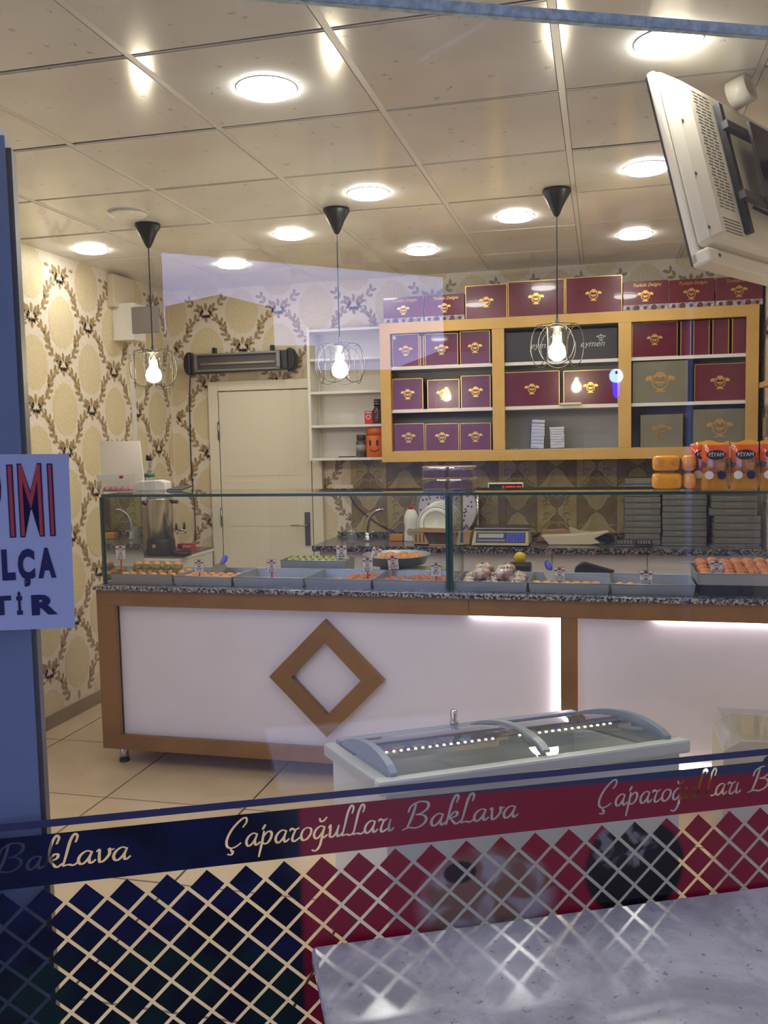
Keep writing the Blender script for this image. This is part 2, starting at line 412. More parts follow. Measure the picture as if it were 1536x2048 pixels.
# ceiling lights
def downlight(x, y, label, lit=True, r=.088):
    t = thing('ceiling_light', label, 'ceiling light', (x, y, ZC-.007), 0, 'round ceiling lights')
    MB().lathe([(r+.008, .004), (r+.007, .0015), (r, .001), (r, .003), (r, .004)], (0,0,0), 28).build('trim_ring', M['grid'], t, True)
    MB().lathe([(r, .0), (r-.001, -.006), (r-.006, -.011), (r-.02, -.014), (.01, -.0145)], (0,0,0), 28).build('diffuser', M['led'] if lit else M['grid'], t, True)
LL = ['lit round ceiling light nearest the window, left of the two', 'brightest lit round ceiling light right above the white television', 'lit round ceiling light between the left and middle pendant lamps, near the middle cone', 'lit round ceiling light left of the television edge',
      'lit round ceiling light left of the middle pendant cord', 'lit round ceiling light nearest the back wall above the heater', 'lit round ceiling light close to the left wallpaper wall', 'lit round ceiling light just left of the right pendant cone', 'small lit round ceiling light nearest the back wall in front of the boxes', 'lit round ceiling light right of the right pendant cord, near the shelf']
for h, l in zip(holes, LL): downlight(h[0], h[1], l)
for h, l in zip(FILL_LIGHTS, ('added unseen round ceiling light at the left', 'added unseen round ceiling light just inside the window', 'added unseen round ceiling light above the freezer', 'added unseen round ceiling light above the open floor')): downlight(h[0], h[1], l)
downlight(*off_hole, 'unlit round ceiling light beside the left pendant cone', False)

# ---------------------------------------------------------------- pendant lamps
def pendant(x, y, label, ztop=2.065):
    t = thing('pendant_lamp', label, 'pendant lamp', (x, y, ZC-.003), 0, 'caged pendant lamps')
    MB().lathe([(.062, .0), (.064, -.012), (.012, -.112), (.006, -.118)], (0,0,0), 24).build('ceiling_cone', M['black'], t, True)
    zt = ztop-ZC
    MB().tube([(0,0,-.11), (0,0,zt+.03)], .0032, 8).build('cord', M['black'], t)
    MB().lathe([(.006, zt+.045), (.008, zt+.02), (.02, zt+.008), (.03, zt+.004), (.03, zt-.006), (.016, zt-.008), (.016, zt-.04), (.012, zt-.045)], (0,0,0), 20).build('lamp_holder', M['dsteel'], t, True)
    MB().lathe([(.048, zt-.006), (.049, zt-.16), (.047, zt-.16), (.046, zt-.006)], (0,0,0), 28).build('glass_shade', M['glass'], t, True)
    MB().lathe([(.013, zt-.045), (.016, zt-.07), (.033, zt-.095), (.04, zt-.12), (.034, zt-.142), (.016, zt-.155), (.002, zt-.158)], (0,0,0), 20).build('bulb', M['bulb'], t, True)
    for k in range(6):
        a = pi/6 + pi/3*k; R = .092; cy = zt-.09
        pts = [Vector((R*cos(a) - .08*cos(q)*sin(a), R*sin(a) + .08*cos(q)*cos(a), cy + .092*sin(q))) for q in [2*pi*n/28 for n in range(28)]]
        MB().tube(pts, .0017, 6, True).build('cage_loop', M['wire'], t, True)
    MB().tube([(.092*cos(2*pi*n/24), .092*sin(2*pi*n/24), zt+.001) for n in range(24)], .0017, 6, True).build('cage_ring', M['wire'], t, True)
pendant(-2.209, 4.155, 'black caged pendant lamp in front of the left wallpaper, leftmost of the three', 2.07)
pendant(-1.229, 4.17, 'black caged pendant lamp in front of the open white shelf, middle of the three', 2.06)
pendant(-.199, 4.16, 'black caged pendant lamp in front of the box shelf, rightmost of the three', 2.10)

# ---------------------------------------------------------------- shop front: glass, film, post, sign, table
win = struct('window_1', wpt(0, WK, 0)); win.rotation_euler.z = WY
gp = MB(); gp.box(-2.9, 2.2, 0, .012, .06, 2.288, 0); gp.m = [1, 1, 0, 0, 1, 1]
gp.build('glass_pane', [M['window'], M['gedge2']], win)
B(-2.9, 2.2, .0, .012, 2.2882, 2.308).build('glass_edge', M['gedge2'], win, bevel=.003)
B(-2.9, 2.2, -.03, .042, 0, .058).build('sill_track', M['alum'], win)

film = bpy.data.materials.new('printed_film'); film.use_nodes = True
def film_mat():
    nt = film.node_tree; p = nt.nodes['Principled BSDF']; p.inputs['Roughness'].default_value = .25
    g = nt.nodes.new('ShaderNodeNewGeometry').outputs['Position']
    d = nt.nodes.new('ShaderNodeVectorMath'); d.operation = 'DOT_PRODUCT'; nt.links.new(g, d.inputs[0]); d.inputs[1].default_value = WT; t = d.outputs['Value']
    s = nt.nodes.new('ShaderNodeSeparateXYZ'); nt.links.new(g, s.inputs[0]); z = s.outputs[2]
    def ell(px, py, rx, rz, soft=.12):
        ct, cz = onW(px, py); a = math_(nt, 'DIVIDE', math_(nt, 'SUBTRACT', t, ct), rx); b = math_(nt, 'DIVIDE', math_(nt, 'SUBTRACT', z, cz), rz)
        r = math_(nt, 'SQRT', math_(nt, 'ADD', math_(nt, 'MULTIPLY', a, a), math_(nt, 'MULTIPLY', b, b)))
        return sstep(nt, r, 1+soft, 1-soft)
    red = lin((128,22,38)); navy = lin((24,29,56))
    t0 = onW(600, 1650)[0]
    mr = sstep(nt, t, t0-.006, t0+.006)
    lim = math_(nt, 'MULTIPLY_ADD', t, -.03, .9965)
    top = sstep(nt, math_(nt, 'SUBTRACT', z, lim), -.004, .004)
    left = nmix(nt, ell(230, 2090, .36, .17, .1), navy, lin((16,40,34)))
    n1 = noise(nt, g, 17, 1, .4, .3)
    nav2 = nmix(nt, sstep(nt, noise(nt, g, 9, 2), .4, .62), left, lin((15,17,32)))
    c = nmix(nt, mr, nav2, red)
    # printed sweets and printed cup
    pile = ell(975, 1800, .118, .09, .2)
    sw = nmix(nt, sstep(nt, n1, .42, .56), lin((112,82,62)), lin((142,132,124)))
    c = nmix(nt, pile, c, sw)
    c = nmix(nt, ell(920, 1745, .03, .02), c, lin((40,24,28)))
    c = nmix(nt, ell(1270, 1735, .098, .09, .06), c, lin((22,17,18)))
    sw2 = nmix(nt, sstep(nt, noise(nt, g, 22, 2, .5, 1.2), .45, .58), lin((30,24,24)), lin((112,104,98)))
    c = nmix(nt, ell(1250, 1690, .062, .045), c, sw2)
    c = nmix(nt, top, c, lin((48,54,74)))
    nt.links.new(c, p.inputs['Base Color'])
film_mat()
fm = thing('window_film', 'printed red and navy film with script lettering and diamond lattice on the window glass', 'window sticker', wpt(0, WK-.0022, 0), WY)
TL, TR = -1.0, 1.6
M['film2'] = mat('stripe_film', (58,58,84), .3)
B(TL, TR, -.0005, .001, .9985, 1.0105).build('stripe', M['film2'], fm)
# script lettering, cut out of the band
G = {
 'C': (1.75, [[(1.35,1.55),(1.62,1.95),(1.5,2.3),(1.1,2.15),(.5,1.5),(.18,.75),(.25,.2),(.6,.0),(1.0,.08),(1.4,.35)]]),
 ',': (0, [[(-1.15,-.02),(-1.1,-.2),(-.95,-.3),(-1.05,-.52),(-1.4,-.45)]]),
 'a': (1.2, [[(.88,.9),(.55,1.0),(.2,.75),(.08,.35),(.25,.05),(.5,.1),(.75,.45),(.92,.92)], [(.92,.95),(.8,.4),(.88,.08),(1.05,.08),(1.25,.28)]]),
 'p': (1.25, [[(.25,1.1),(.22,.3),(.1,-.95)], [(.1,1.2),(.3,1.6)], [(.22,.55),(.5,.95),(.8,1.0),(.95,.7),(.8,.25),(.5,.05),(.25,.2)]]),
 'r': (.95, [[(.02,.85),(.12,1.05),(.45,.92),(.8,1.05)], [(.5,.9),(.35,.5),(.32,.15),(.5,.0),(.8,.15),(.98,.3)]]),
 'o': (1.12, [[(.5,1.0),(.2,.8),(.1,.35),(.3,.02),(.65,.1),(.9,.5),(.85,.88),(.5,1.0)]]),
 'g': (1.25, [[(.88,.9),(.55,1.0),(.2,.75),(.08,.35),(.25,.05),(.5,.1),(.75,.45),(.92,.92)], [(.92,.95),(.8,.1),(.7,-.6),(.4,-.95),(.05,-.85)], [(.8,.0),(1.05,.1),(1.25,.28)], [(.35,1.65),(.5,1.4),(.75,1.4),(1.0,1.7)]]),
 'u': (1.25, [[(.02,.75),(.15,1.0),(.2,.5),(.22,.12),(.45,.02),(.72,.3),(.9,.95)], [(.9,.95),(.82,.35),(.9,.05),(1.1,.08),(1.28,.28)]]),
 'l': (.95, [[(.65,1.75),(.72,2.2),(.5,2.4),(.28,1.9),(.16,.9),(.05,.0)], [(.05,.02),(.4,.1),(.75,.02),(1.0,.2)]]),
 'i': (.5, [[(.12,.98),(.05,.4),(.12,.05),(.35,.08),(.52,.28)]]),
 'B': (1.9, [[(.55,2.0),(.4,1.0),(.15,.05)], [(.05,1.35),(.2,1.85),(.8,2.15),(1.45,2.0),(1.5,1.55),(1.1,1.2),(.65,1.1)], [(.65,1.1),(1.25,1.02),(1.55,.65),(1.3,.2),(.8,.02),(.3,.1),(-.2,-.05)]]),
 'k': (1.2, [[(.6,1.75),(.7,2.2),(.5,2.4),(.28,1.9),(.16,.9),(.08,.0)], [(.15,.4),(.5,.95),(.8,.95),(.75,.65),(.25,.5)], [(.35,.5),(.65,.15),(.9,.0),(1.2,.25)]]),
 'v': (1.15, [[(.02,.85),(.2,1.0),(.25,.5),(.35,.05),(.65,.15),(.92,.6),(.85,1.0),(1.0,.9),(1.2,.95)]]),
 ' ': (.9, []),
}
def word(chars, t0, t1, zb, xh, polys):
    W_ = sum(G[c][0] for c in chars); sx = (t1-t0)/(W_*xh); x = 0
    for ch in chars:
        adv, strokes = G[ch]
        for st in strokes:
            pts = spline([(a, b, 0) for a, b in st], 5); n = len(pts); L = []
            for i, q in enumerate(pts):
                d = (pts[min(i+1, n-1)] - pts[max(i-1, 0)]).normalized(); nn = Vector((-d.y, d.x, 0))
                w = .06 + .05*abs(d.y) ; w *= .65 + .35*min(1, 3*min(i, n-1-i)/n)
                q2 = lambda s: (t0 + (x + (q.x + nn.x*w*s) + .18*(q.y + nn.y*w*s) - .1)*xh*sx, zb + (q.y + nn.y*w*s)*xh)
                L.append((q2(1), q2(-1)))
            for i in range(n-1):
                for tri in ((L[i][0], L[i][1], L[i+1][1]), (L[i][0], L[i+1][1], L[i+1][0])):
                    ar = (tri[1][0]-tri[0][0])*(tri[2][1]-tri[0][1]) - (tri[2][0]-tri[0][0])*(tri[1][1]-tri[0][1])
                    if abs(ar) > 1e-9: polys.append(list(tri) if ar > 0 else list(tri)[::-1])
        x += adv
P = []
CW = 'C,aparogullari'; BW = 'Baklava'; zb = .9315; xh = .0215; period = .6733-.0133
for k in (-1, 0, 1):
    o = period*k
    word(CW, .0133+o, .2999+o, zb, xh, P)
    word(BW, .3205+o, .5235+o, zb, xh, P)
word(BW, .3205-2*period, .5235-2*period, zb, xh, P)
z0, z1 = .9035, .9872
vs = [Vector((TL, z0)), Vector((TR, z0)), Vector((TR, z1)), Vector((TL, z1))]; fs = [[0,1,2,3]]
for q in P:
    if min(a[0] for a in q) < TL or max(a[0] for a in q) > TR: continue
    b = len(vs); vs += [Vector(a) for a in q]; fs.append([b, b+1, b+2])
rv, re_, rf, ov, oe, of = delaunay_2d_cdt(vs, [], fs, 0, 1e-6, True)
mb = MB(); mb.v = [(a.x, -.0004, a.y) for a in rv]; mb.f = [tuple(f) for f, o in zip(rf, of) if list(o) == [0]]; mb.m = [0]*len(mb.f)
mb.build('lettered_band', film, fm, fix=False)
# lattice of diamonds
PT, PZ, HW, HH = .0636, .0622, .0277, .0266
dm = MB().prism([(0, 0, HH), (HW, 0, 0), (0, 0, -HH), (-HW, 0, 0)], (0, .001, 0)).mesh('diamond', film)
for r in range(0, 11):
    for i in range(-8, 20):
        t = -.208 + PT*(i + .5*(r % 2)); z = .899-HH - PZ*.5*r
        if t > 1.05: continue
        if t > .24 and z < .66: continue
        o = bpy.data.objects.new('diamond', dm); COL.objects.link(o); o.parent = fm; o.location = (t, -.0005, z)

# aluminium post with stepped top
post = thing('window_post', 'aluminium door post, sky reflection in its colour, behind the left edge of the window', 'post', wpt(0, 1.49, 0), WY)
B(-.42, -.285, 0, .05, 0, 2.088).build('outer_stile', M['alum'], post)
B(-.285, -.2785, 0, .045, 0, 2.075).build('middle_stile', M['alum'], post)
B(-.2785, -.2705, .004, .04, 0, 2.058).build('edge_channel', M['dsteel'], post)

# paper sign stuck on the outside of the glass
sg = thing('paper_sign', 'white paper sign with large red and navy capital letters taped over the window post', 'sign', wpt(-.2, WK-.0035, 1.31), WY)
MB().prism([(-.30, 0, .012), (-.005, 0, .006), (-.002, 0, .2776), (-.30, 0, .283)], (0, .0006, 0)).build('sheet', mat('shaded_sign_paper', (166,174,190), .6), sg)  # white sheet, its shade and sky tint are put into the colour
def sgt(px, py): a, b = onW(px, py); return a+.2, b-1.31
for s, xa, xb, ya, yb, m1, off in (('M', 33, 90, 927, 1073, M['signred'], .012), ('I', 93, 112, 927, 1072, M['signred'], .012), ('I', 12, 33, 929, 1075, M['signred'], .012), ('P', -28, 8, 930, 1077, M['signred'], .012),
                                   ('A', 74, 113, 1096, 1155, M['navy'], .055), ('Ç', 34, 72, 1098, 1172, M['navy'], .055), ('L', 2, 32, 1099, 1160, M['navy'], .055),
                                   ('R', 62, 116, 1190, 1228, M['navy'], .055), ('İ', 32, 46, 1183, 1229, M['navy'], .055), ('T', -20, 24, 1193, 1229, M['navy'], .055)):
    (a, zt), (b, zb_) = sgt(xa, ya), sgt(xb, yb)
    lay = [(m1, off, -.0006)] if m1 != M['signred'] else [(M['navy'], .018, -.0004), (m1, .0, -.0009)]
    for mt, of_, yy in lay:
        o = text(sg, s, (0, yy, 0), .1, mt, 'letter', offset=of_)
        bb = [Vector(v.co) for v in o.data.vertices]; x0, x1 = min(v.x for v in bb), max(v.x for v in bb); y0, y1 = min(v.y for v in bb), max(v.y for v in bb)
        pad = .0 if (len(lay) == 1 or mt == M['navy']) else .0022
        sx_, sy_ = (b-a-2*pad)/(x1-x0), (zt-zb_-2*pad)/(y1-y0)
        o.scale = (sx_, sy_, .01); o.location = (a+pad - x0*sx_, yy, zb_+pad - y0*sy_)

# table on the pavement
tb = thing('pavement_table', 'grey stone-look table top with dark rounded edge in front of the window', 'table', wpt(.9, 1.0, 0), WY)
MB().prism([(-.745, .441, .722), (-.75, .43, .722), (-.75, -.7, .722), (.55, -.7, .722), (.55, .441, .722)], (0, 0, .028)).build('tabletop', [M['tabletop']], tb, bevel=.006)
MB().prism([(-.742, .438, .69), (-.742, -.69, .69), (.545, -.69, .69), (.545, .438, .69)], (0, 0, .031)).build('table_edge', M['tabledge'], tb, bevel=.012)
for x, y in ((-.6, .3), (-.6, -.55), (.4, .3), (.4, -.55)): B(x-.02, x+.02, y-.02, y+.02, 0, .69).build('leg', M['black'], tb)

# ---------------------------------------------------------------- sales counter
YF = 3.9
ct = thing('sales_counter', 'long sales counter with ochre frame, pale panels and a diamond ornament', 'counter', (-.75, 4.2, 0))
ct.location = (0, YF, 0)
xr = XR-.004
bf = M['dim_ochre_frame']
B(-2.435, -.58, 0, .028, .81, .886).build('top_rail', bf, ct, bevel=.0015)
B(-.578, xr, 0, .028, .81, .886).build('top_rail', bf, ct, bevel=.0015)
B(-2.435, xr, 0, .028, .085, .158).build('bottom_rail', bf, ct, bevel=.0015)
B(-2.435, -2.336, 0, .028, .1585, .8095).build('stile', bf, ct, bevel=.0015)
B(-.178, -.105, 0, .028, .1585, .8095).build('stile', bf, ct, bevel=.0015)
B(.84, xr, 0, .028, .1585, .8095).build('stile', bf, ct, bevel=.0015)
B(-2.335, -.178, .042, .052, .12, .85).build('front_panel', M['panel'], ct)
B(-.106, xr, .042, .052, .12, .85).build('front_panel', M['panel'], ct)
c0x, c0z = -1.257, .49
def frame4(ho, vo, hi, vi, y0, th):
    mb = MB(); o = [(ho,0), (0,vo), (-ho,0), (0,-vo)]; i = [(hi,0), (0,vi), (-hi,0), (0,-vi)]
    for k in range(4):
        a, b, c, d = o[k], o[(k+1) % 4], i[(k+1) % 4], i[k]
        mb.prism([(c0x+p[0], y0, c0z+p[1]) for p in (a, b, c, d)], (0, th, 0))
    return mb
frame4(.28, .279, .17, .174, .001, .04).build('diamond_ornament', bf, ct)
B(-2.432, xr, .053, .62, .09, .885).build('carcass', M['dim_ochre_frame'], ct)
for x in (-2.36, -1.2, .0, .85):
    l = MB().lathe([(.022, .012), (.022, .09)], (0,0,0), 16).build('leg', M['chrome'], ct, True, loc=(x, .07, 0))
    MB().lathe([(.026, .0), (.027, .012), (.022, .016)], (0,0,0), 16).build('foot', M['black'], l, True)
for a in ((-.57, -.19, .03, .04, .8115, .819), (.22, xr-.1, .03, .04, .8115, .819), (-.1895, -.1795, .03, .04, .18, .81), (-.1, xr-.1, .03, .04, .149, .157)):
    B(*a).build('led_strip', M['strip'], ct)
wk = thing('counter_worktop', 'speckled grey granite worktop on the sales counter under the glass case', 'worktop', (0, YF, .8875))
B(-2.445, XR-.003, -.015, .66, 0, .0205).build('slab', M['granite'], wk, bevel=.002)
GZ = .9085
# glass case
gc = thing('glass_case', 'glass display case with green edges on top of the sales counter', 'display case', (0, YF+.03, GZ))
ZT = 1.358-GZ
def pane(x0, x1, y0, y1, z0, z1, axis, name='glass_pane', mt=None):
    mb = MB().box(x0, x1, y0, y1, z0, z1)
    big = {'x': (0, 1), 'y': (2, 3), 'z': (4, 5)}[axis]
    mb.m = [0 if k in big else 1 for k in range(6)]
    return mb.build(name, [mt or M['glass'], M['gedge']], gc)
pane(-2.40, -.684, 0, .009, .001, ZT-.0135, 'y', 'front_glass')
pane(-.652, XR-.006, 0, .009, .001, ZT-.0135, 'y', 'front_glass')
pane(-2.40, -.668, 0, .38, ZT-.013, ZT, 'z', 'top_glass')
pane(-.667, XR-.006, 0, .38, ZT-.013, ZT, 'z', 'top_glass')
pane(-.674, -.662, .0095, .38, .001, ZT-.0135, 'x', 'partition_glass')
pane(-2.40, -2.393, .0095, .38, .001, ZT-.0135, 'x', 'side_mirror', M['mirror'])
pane(XR-.014, XR-.007, .0095, .38, .001, ZT-.0135, 'x', 'side_mirror', M['mirror'])
for xa, xb in ((-.6835, -.6725), (-.6635, -.6525), (-2.4115, -2.4005)): B(xa, xb, 0, .011, .001, ZT-.0135).build('edge_joint', M['gedge'], gc)
ZGT = 1.358+.0005

# crest print
def crest():
    mb = MB(); y = 0
    mb.ribbon([(p[0], p[1]) for p in spline([(-.4,.16,0), (-.52,-.05,0), (-.42,-.32,0), (-.18,-.48,0), (.18,-.48,0), (.42,-.32,0), (.52,-.05,0), (.4,.16,0)], 3)], .075)
    mb.poly([(-.34,0,-.13), (.34,0,-.13), (.34,0,.02), (-.34,0,.02)])
    mb.poly([(-.2,0,-.26), (.2,0,-.26), (.2,0,-.2), (-.2,0,-.2)])
    mb.poly([(-.4,0,-.74), (.4,0,-.74), (.34,0,-.64), (-.34,0,-.64)]); mb.poly([(-.24,0,-.62), (.24,0,-.62), (.16,0,-.5), (-.16,0,-.5)])
    for s in (-1, 1):
        mb.ribbon([(s*.46,.2), (s*.38,.3), (s*.26,.24), (s*.3,.14)], .05)
        for cx, cz, r in ((.58,.3,.1), (.7,.36,.1), (.84,.3,.11), (.72,.2,.1), (.95,.2,.08), (.86,.12,.07), (.6,.14,.05)): mb.disc((s*cx, cz), r, 8)
        for a in (25, 60): mb.poly([(s*.12*cos(radians(a)), 0, .3+.1*sin(radians(a))), (s*.34*cos(radians(a-14)), 0, .3+.4*sin(radians(a-10))), (s*.42*cos(radians(a)), 0, .3+.48*sin(radians(a))), (s*.34*cos(radians(a+14)), 0, .3+.4*sin(radians(a+10)))])
        mb.disc((s*.2, .5), .11, 8); mb.disc((s*.36, .4), .1, 8); mb.ribbon([(s*.5,.05), (s*.64,.1), (s*.7,.22)], .04)
    mb.poly([(-.06,0,.42), (0,0,.74), (.06,0,.42)]); mb.disc((0, .38), .14, 8); mb.disc((0,.62), .09, 8)
    return mb
_cr = {}
def put_crest(parent, loc, s, mt, rz=0, name='crest', sz=None):
    if mt.name not in _cr: _cr[mt.name] = crest().mesh('crest', mt, fix=False)
    o = bpy.data.objects.new(name, _cr[mt.name]); COL.objects.link(o); o.parent = parent; o.location = loc; o.scale = (s, s, sz or s); o.rotation_euler.z = rz; return o

# ---------------------------------------------------------------- trays and pastries
def tray(name, label, x0, x1, y0, y1, z, h=.045, flare=.006):
    t = thing(name, label, 'tray', ((x0+x1)/2, (y0+y1)/2, z)); a, b = (x1-x0)/2, (y1-y0)/2
    mb = MB(); mb.box(-a+flare, a-flare, -b+flare, b-flare, 0, .002)
    for sx in (-1, 1):
        mb.prism([(sx*(a-flare), -b+flare, 0), (sx*a, -b, h), (sx*a, b, h), (sx*(a-flare), b-flare, 0)], (-sx*.0015, 0, 0))
        mb.prism([(-a+flare, sx*(b-flare), 0), (-a, sx*b, h), (a, sx*b, h), (a-flare, sx*(b-flare), 0)], (0, -sx*.0015, 0))
    mb.build('pan', M['trayin'], t, fix=True)
    rim = MB(); rim.tube([(-a, -b, h), (a, -b, h), (a, b, h), (-a, b, h)], .0028, 6, True); rim.build('rolled_rim', M['trayin'], t, True); return t
def pastrymat(name, c1, c2, sc=60): return mat(name, c1, .32, var=(sc, c2, (.42, .58)), bump=(120, .5), coat=.3)
M['bak'] = pastrymat('golden_pastry', (216,144,58), (184,102,34)); M['bakl'] = pastrymat('pale_pastry', (226,164,84), (204,130,56))
M['pist'] = pastrymat('pistachio', (112,128,36), (80,98,26), 200); M['pistl'] = pastrymat('pistachio_roll', (176,180,72), (126,138,44), 150)
M['nut'] = pastrymat('walnut_pastry', (194,114,50), (150,78,32), 90); M['creamp'] = pastrymat('cream_pastry', (232,218,190), (216,196,160))
M['pink'] = pastrymat('orange_crumb_pastry', (224,150,84), (208,120,60), 90)
def blob(name, mt, rx, ry, rz, n=10, base=None):
    mb = MB(); prof = [(1, 0), (1.02, .3), (.86, .66), (.5, .92), (.06, 1)]
    vs = []
    mb.lathe([(r, h) for r, h in prof], (0,0,0), n)
    mb.v = [(p[0]*rx*(1+random.uniform(-.06,.06)), p[1]*ry*(1+random.uniform(-.06,.06)), p[2]*rz) for p in mb.v]
    return mb
NTH = ['first', 'second', 'third', 'fourth', 'fifth', 'sixth', 'seventh', 'eighth', 'ninth', 'tenth']
def pieces(kind, label, group, rows, mb, mt, smooth=True, second=None, number=True):
    ys = []
    for r in sorted(rows, key=lambda r: r[1]):
        if not ys or r[1]-ys[-1] > .025: ys.append(r[1])
    def lab(r):
        if not number: return label
        k = max(q for q in range(len(ys)) if ys[q] <= r[1]+1e-6)
        n = sorted([q[0] for q in rows if ys[k] <= q[1]+1e-6 and (k+1 >= len(ys) or q[1] < ys[k+1]-1e-6)]).index(r[0])
        return label + ', %s row, %s from left' % (['front', 'second', 'third', 'fourth', 'fifth', 'sixth'][k], NTH[n])
    first = None
    for q in rows:
        x, y, z, rz = q
        if first is None:
            if second:
                first = thing(kind, lab(q), 'pastry', (x, y, z), rz, group)
                for nm, b, m_ in second: b.build(nm, m_, first, smooth)
            else:
                first = mb.build(kind, mt, None, smooth, loc=(x, y, z), rz=rz); tag(first, lab(q), 'pastry', group)
        else: dup(first, (x, y, z), rz, lab(q))
TZ = GZ+.0005
Y0 = YF+.055; Y1 = YF+.36
# 1 pistachio nests, on a white platter
p1 = thing('white_platter', 'white platter of green pistachio nests at the left end of the glass case', 'tray', (-2.21, 4.12, TZ))
MB().prism([(-.165,-.15,0), (.15,-.15,0), (.17,.15,0), (-.165,.15,0)], (0,0,.012)).build('plate', M['card'], p1, bevel=.003)
B(-.17,.16,-.165,-.1515,0,.05).build('steel_edge', M['steel'], p1)
rows = []
for r in range(3):
    for i in range(6): rows.append((-2.348+.0545*i+.008*r + random.uniform(-.004,.004), 4.015+.075*r, TZ+.0135, random.uniform(0, 3)))
nest = blob('n', None, .0255, .03, .026); nest2 = blob('n', None, .0205, .022, .02); nest2.v = [(a, b, c+.02) for a, b, c in nest2.v]
pieces('pistachio_nest', 'golden green-based nest on the white platter', 'pistachio nests on the left platter', rows, None, None, True, [('nut_base', nest, M['pist']), ('pastry_top', nest2, M['bakl'])])
rows2 = [(a+.026, b+.01, TZ+.0565, c) for a, b, _, c in rows[6:11]]
pieces('pistachio_nest', 'upper-layer golden nest on the white platter', 'upper layer of pistachio nests', rows2, None, None, True, [('nut_base', MB().add(nest.v, nest.f), M['pist']), ('pastry_top', MB().add(nest2.v, nest2.f), M['bakl'])])
tray('shallow_tray', 'shallow steel tray of shredded pastry with a spatula, right of the pistachio nests', -2.04, -1.735, Y0, Y1, TZ)
kad = blob('k', None, .026, .024, .02)
pieces('shredded_pastry', 'orange shredded pastry beside the white platter', 'shredded pastries', [(-2.005+.048*i, Y0+.04+.06*r, TZ+.0225, random.uniform(0, 3)) for i in range(6) for r in range(3)], kad, M['bak'])
slice_ = lambda w, d, h: MB().box(-w/2, w/2, -d/2, d/2, 0, h*.5).prism([(-w*.48, -d*.48, h*.5), (w*.48, -d*.48, h*.5), (w*.4, d*.46, h*.5), (-w*.44, d*.44, h*.5)], (0, 0, h*.5))
tray('shallow_tray', 'half-empty steel tray with one front row of cream slices', -1.73, -1.372, Y0, Y1, TZ)
pieces('cream_slice', 'cream slice in the half-empty tray', 'cream slices', [(-1.705+.045*i, Y0+.03, TZ+.0105, random.uniform(-.1,.1)) for i in range(8)], slice_(.04, .036, .03), M['creamp'], False)
tray('shallow_tray', 'nearly empty steel tray with golden slices only at its right end', -1.367, -1.04, Y0, Y1, TZ)
pieces('golden_slice', 'golden slice in the nearly empty tray', 'golden slices', [(-1.07-.05*i, Y0+.03+.052*r, TZ+.0125, random.uniform(-.2,.2)) for r in range(5) for i in range(4 - r//2)], slice_(.044, .042, .026), M['bak'], False)
tray('shallow_tray', 'steel tray of reddish walnut pastries just left of the glass partition', -1.035, -.69, Y0, Y1, TZ)
wal = blob('w', None, .02, .03, .024)
pieces('walnut_pastry', 'reddish walnut pastry left of the partition', 'walnut pastries', [(-1.0+.046*i + .02*(r % 2), Y0+.035+.05*r, TZ+.012 + (.012 if i > 2 else 0), random.uniform(-.5,.5)) for r in range(4) for i in range(7)], wal, M['nut'])
pg = tag(B(-.2, .2, -.06, .06, 0, .05).build('pistachio_block', M['pist'], None, bevel=.004, loc=(-.86, 4.345, TZ)), 'flat green pistachio block behind the walnut pastry tray', 'pastry'); pg.scale = (.55, 1, .95)
# rear raised tray of rolls
tray('deep_tray', 'deep steel tray of pale green pistachio rolls standing behind the others', -1.62, -1.27, 4.32, 4.5, TZ, .078, .004)
rl = MB().tube([(0, -.035, .014), (0, -.02, .0155), (0, .0, .016), (0, .02, .0155), (0, .035, .014)], [.012, .0145, .015, .0145, .012], 9)
pieces('pistachio_roll', 'pale green roll in the deep tray', 'pistachio rolls', [(-1.585+.036*i, 4.368+.07*r, TZ+.056, .2) for i in range(9) for r in range(2)], rl, M['pistl'])
filler = tag(B(-.165, .165, -.075, .075, 0, .045).build('pastry_layer', M['pistl'], None, loc=(-1.445, 4.41, TZ+.004)), 'lower layer of green pistachio pastry under the rolls in the deep tray', 'pastry')
rp = thing('round_pan', 'round steel pan of orange pastry behind the walnut tray', 'pan', (-1.03, 4.44, TZ+.0535))
MB().lathe([(.145, .0), (.172, .046), (.176, .047), (.176, .05), (.169, .05), (.143, .003), (.0, .003)], (0,0,0), 36).build('pan_body', M['trayin'], rp, True)
st = tag(MB().lathe([(.09, 0), (.085, .05), (.0, .05)], (0,0,0), 20).build('pan_stand', M['dsteel'], None, True, loc=(-1.03, 4.44, TZ)), 'low dark round stand under the round steel pan', 'stand')
fl_ = blob('f', None, .04, .028, .02)
pieces('layered_pastry', 'flaky orange pastry piece lying in the round steel pan', 'pastries in the round pan', [(-1.03+.11*cos(a)*q, 4.44+.11*sin(a)*q, TZ+.0535+.028, a) for q, nn in ((1, 10), (.45, 4)) for a in [2*pi*k/nn+.2 for k in range(nn)]], fl_, M['bak'], number=False)
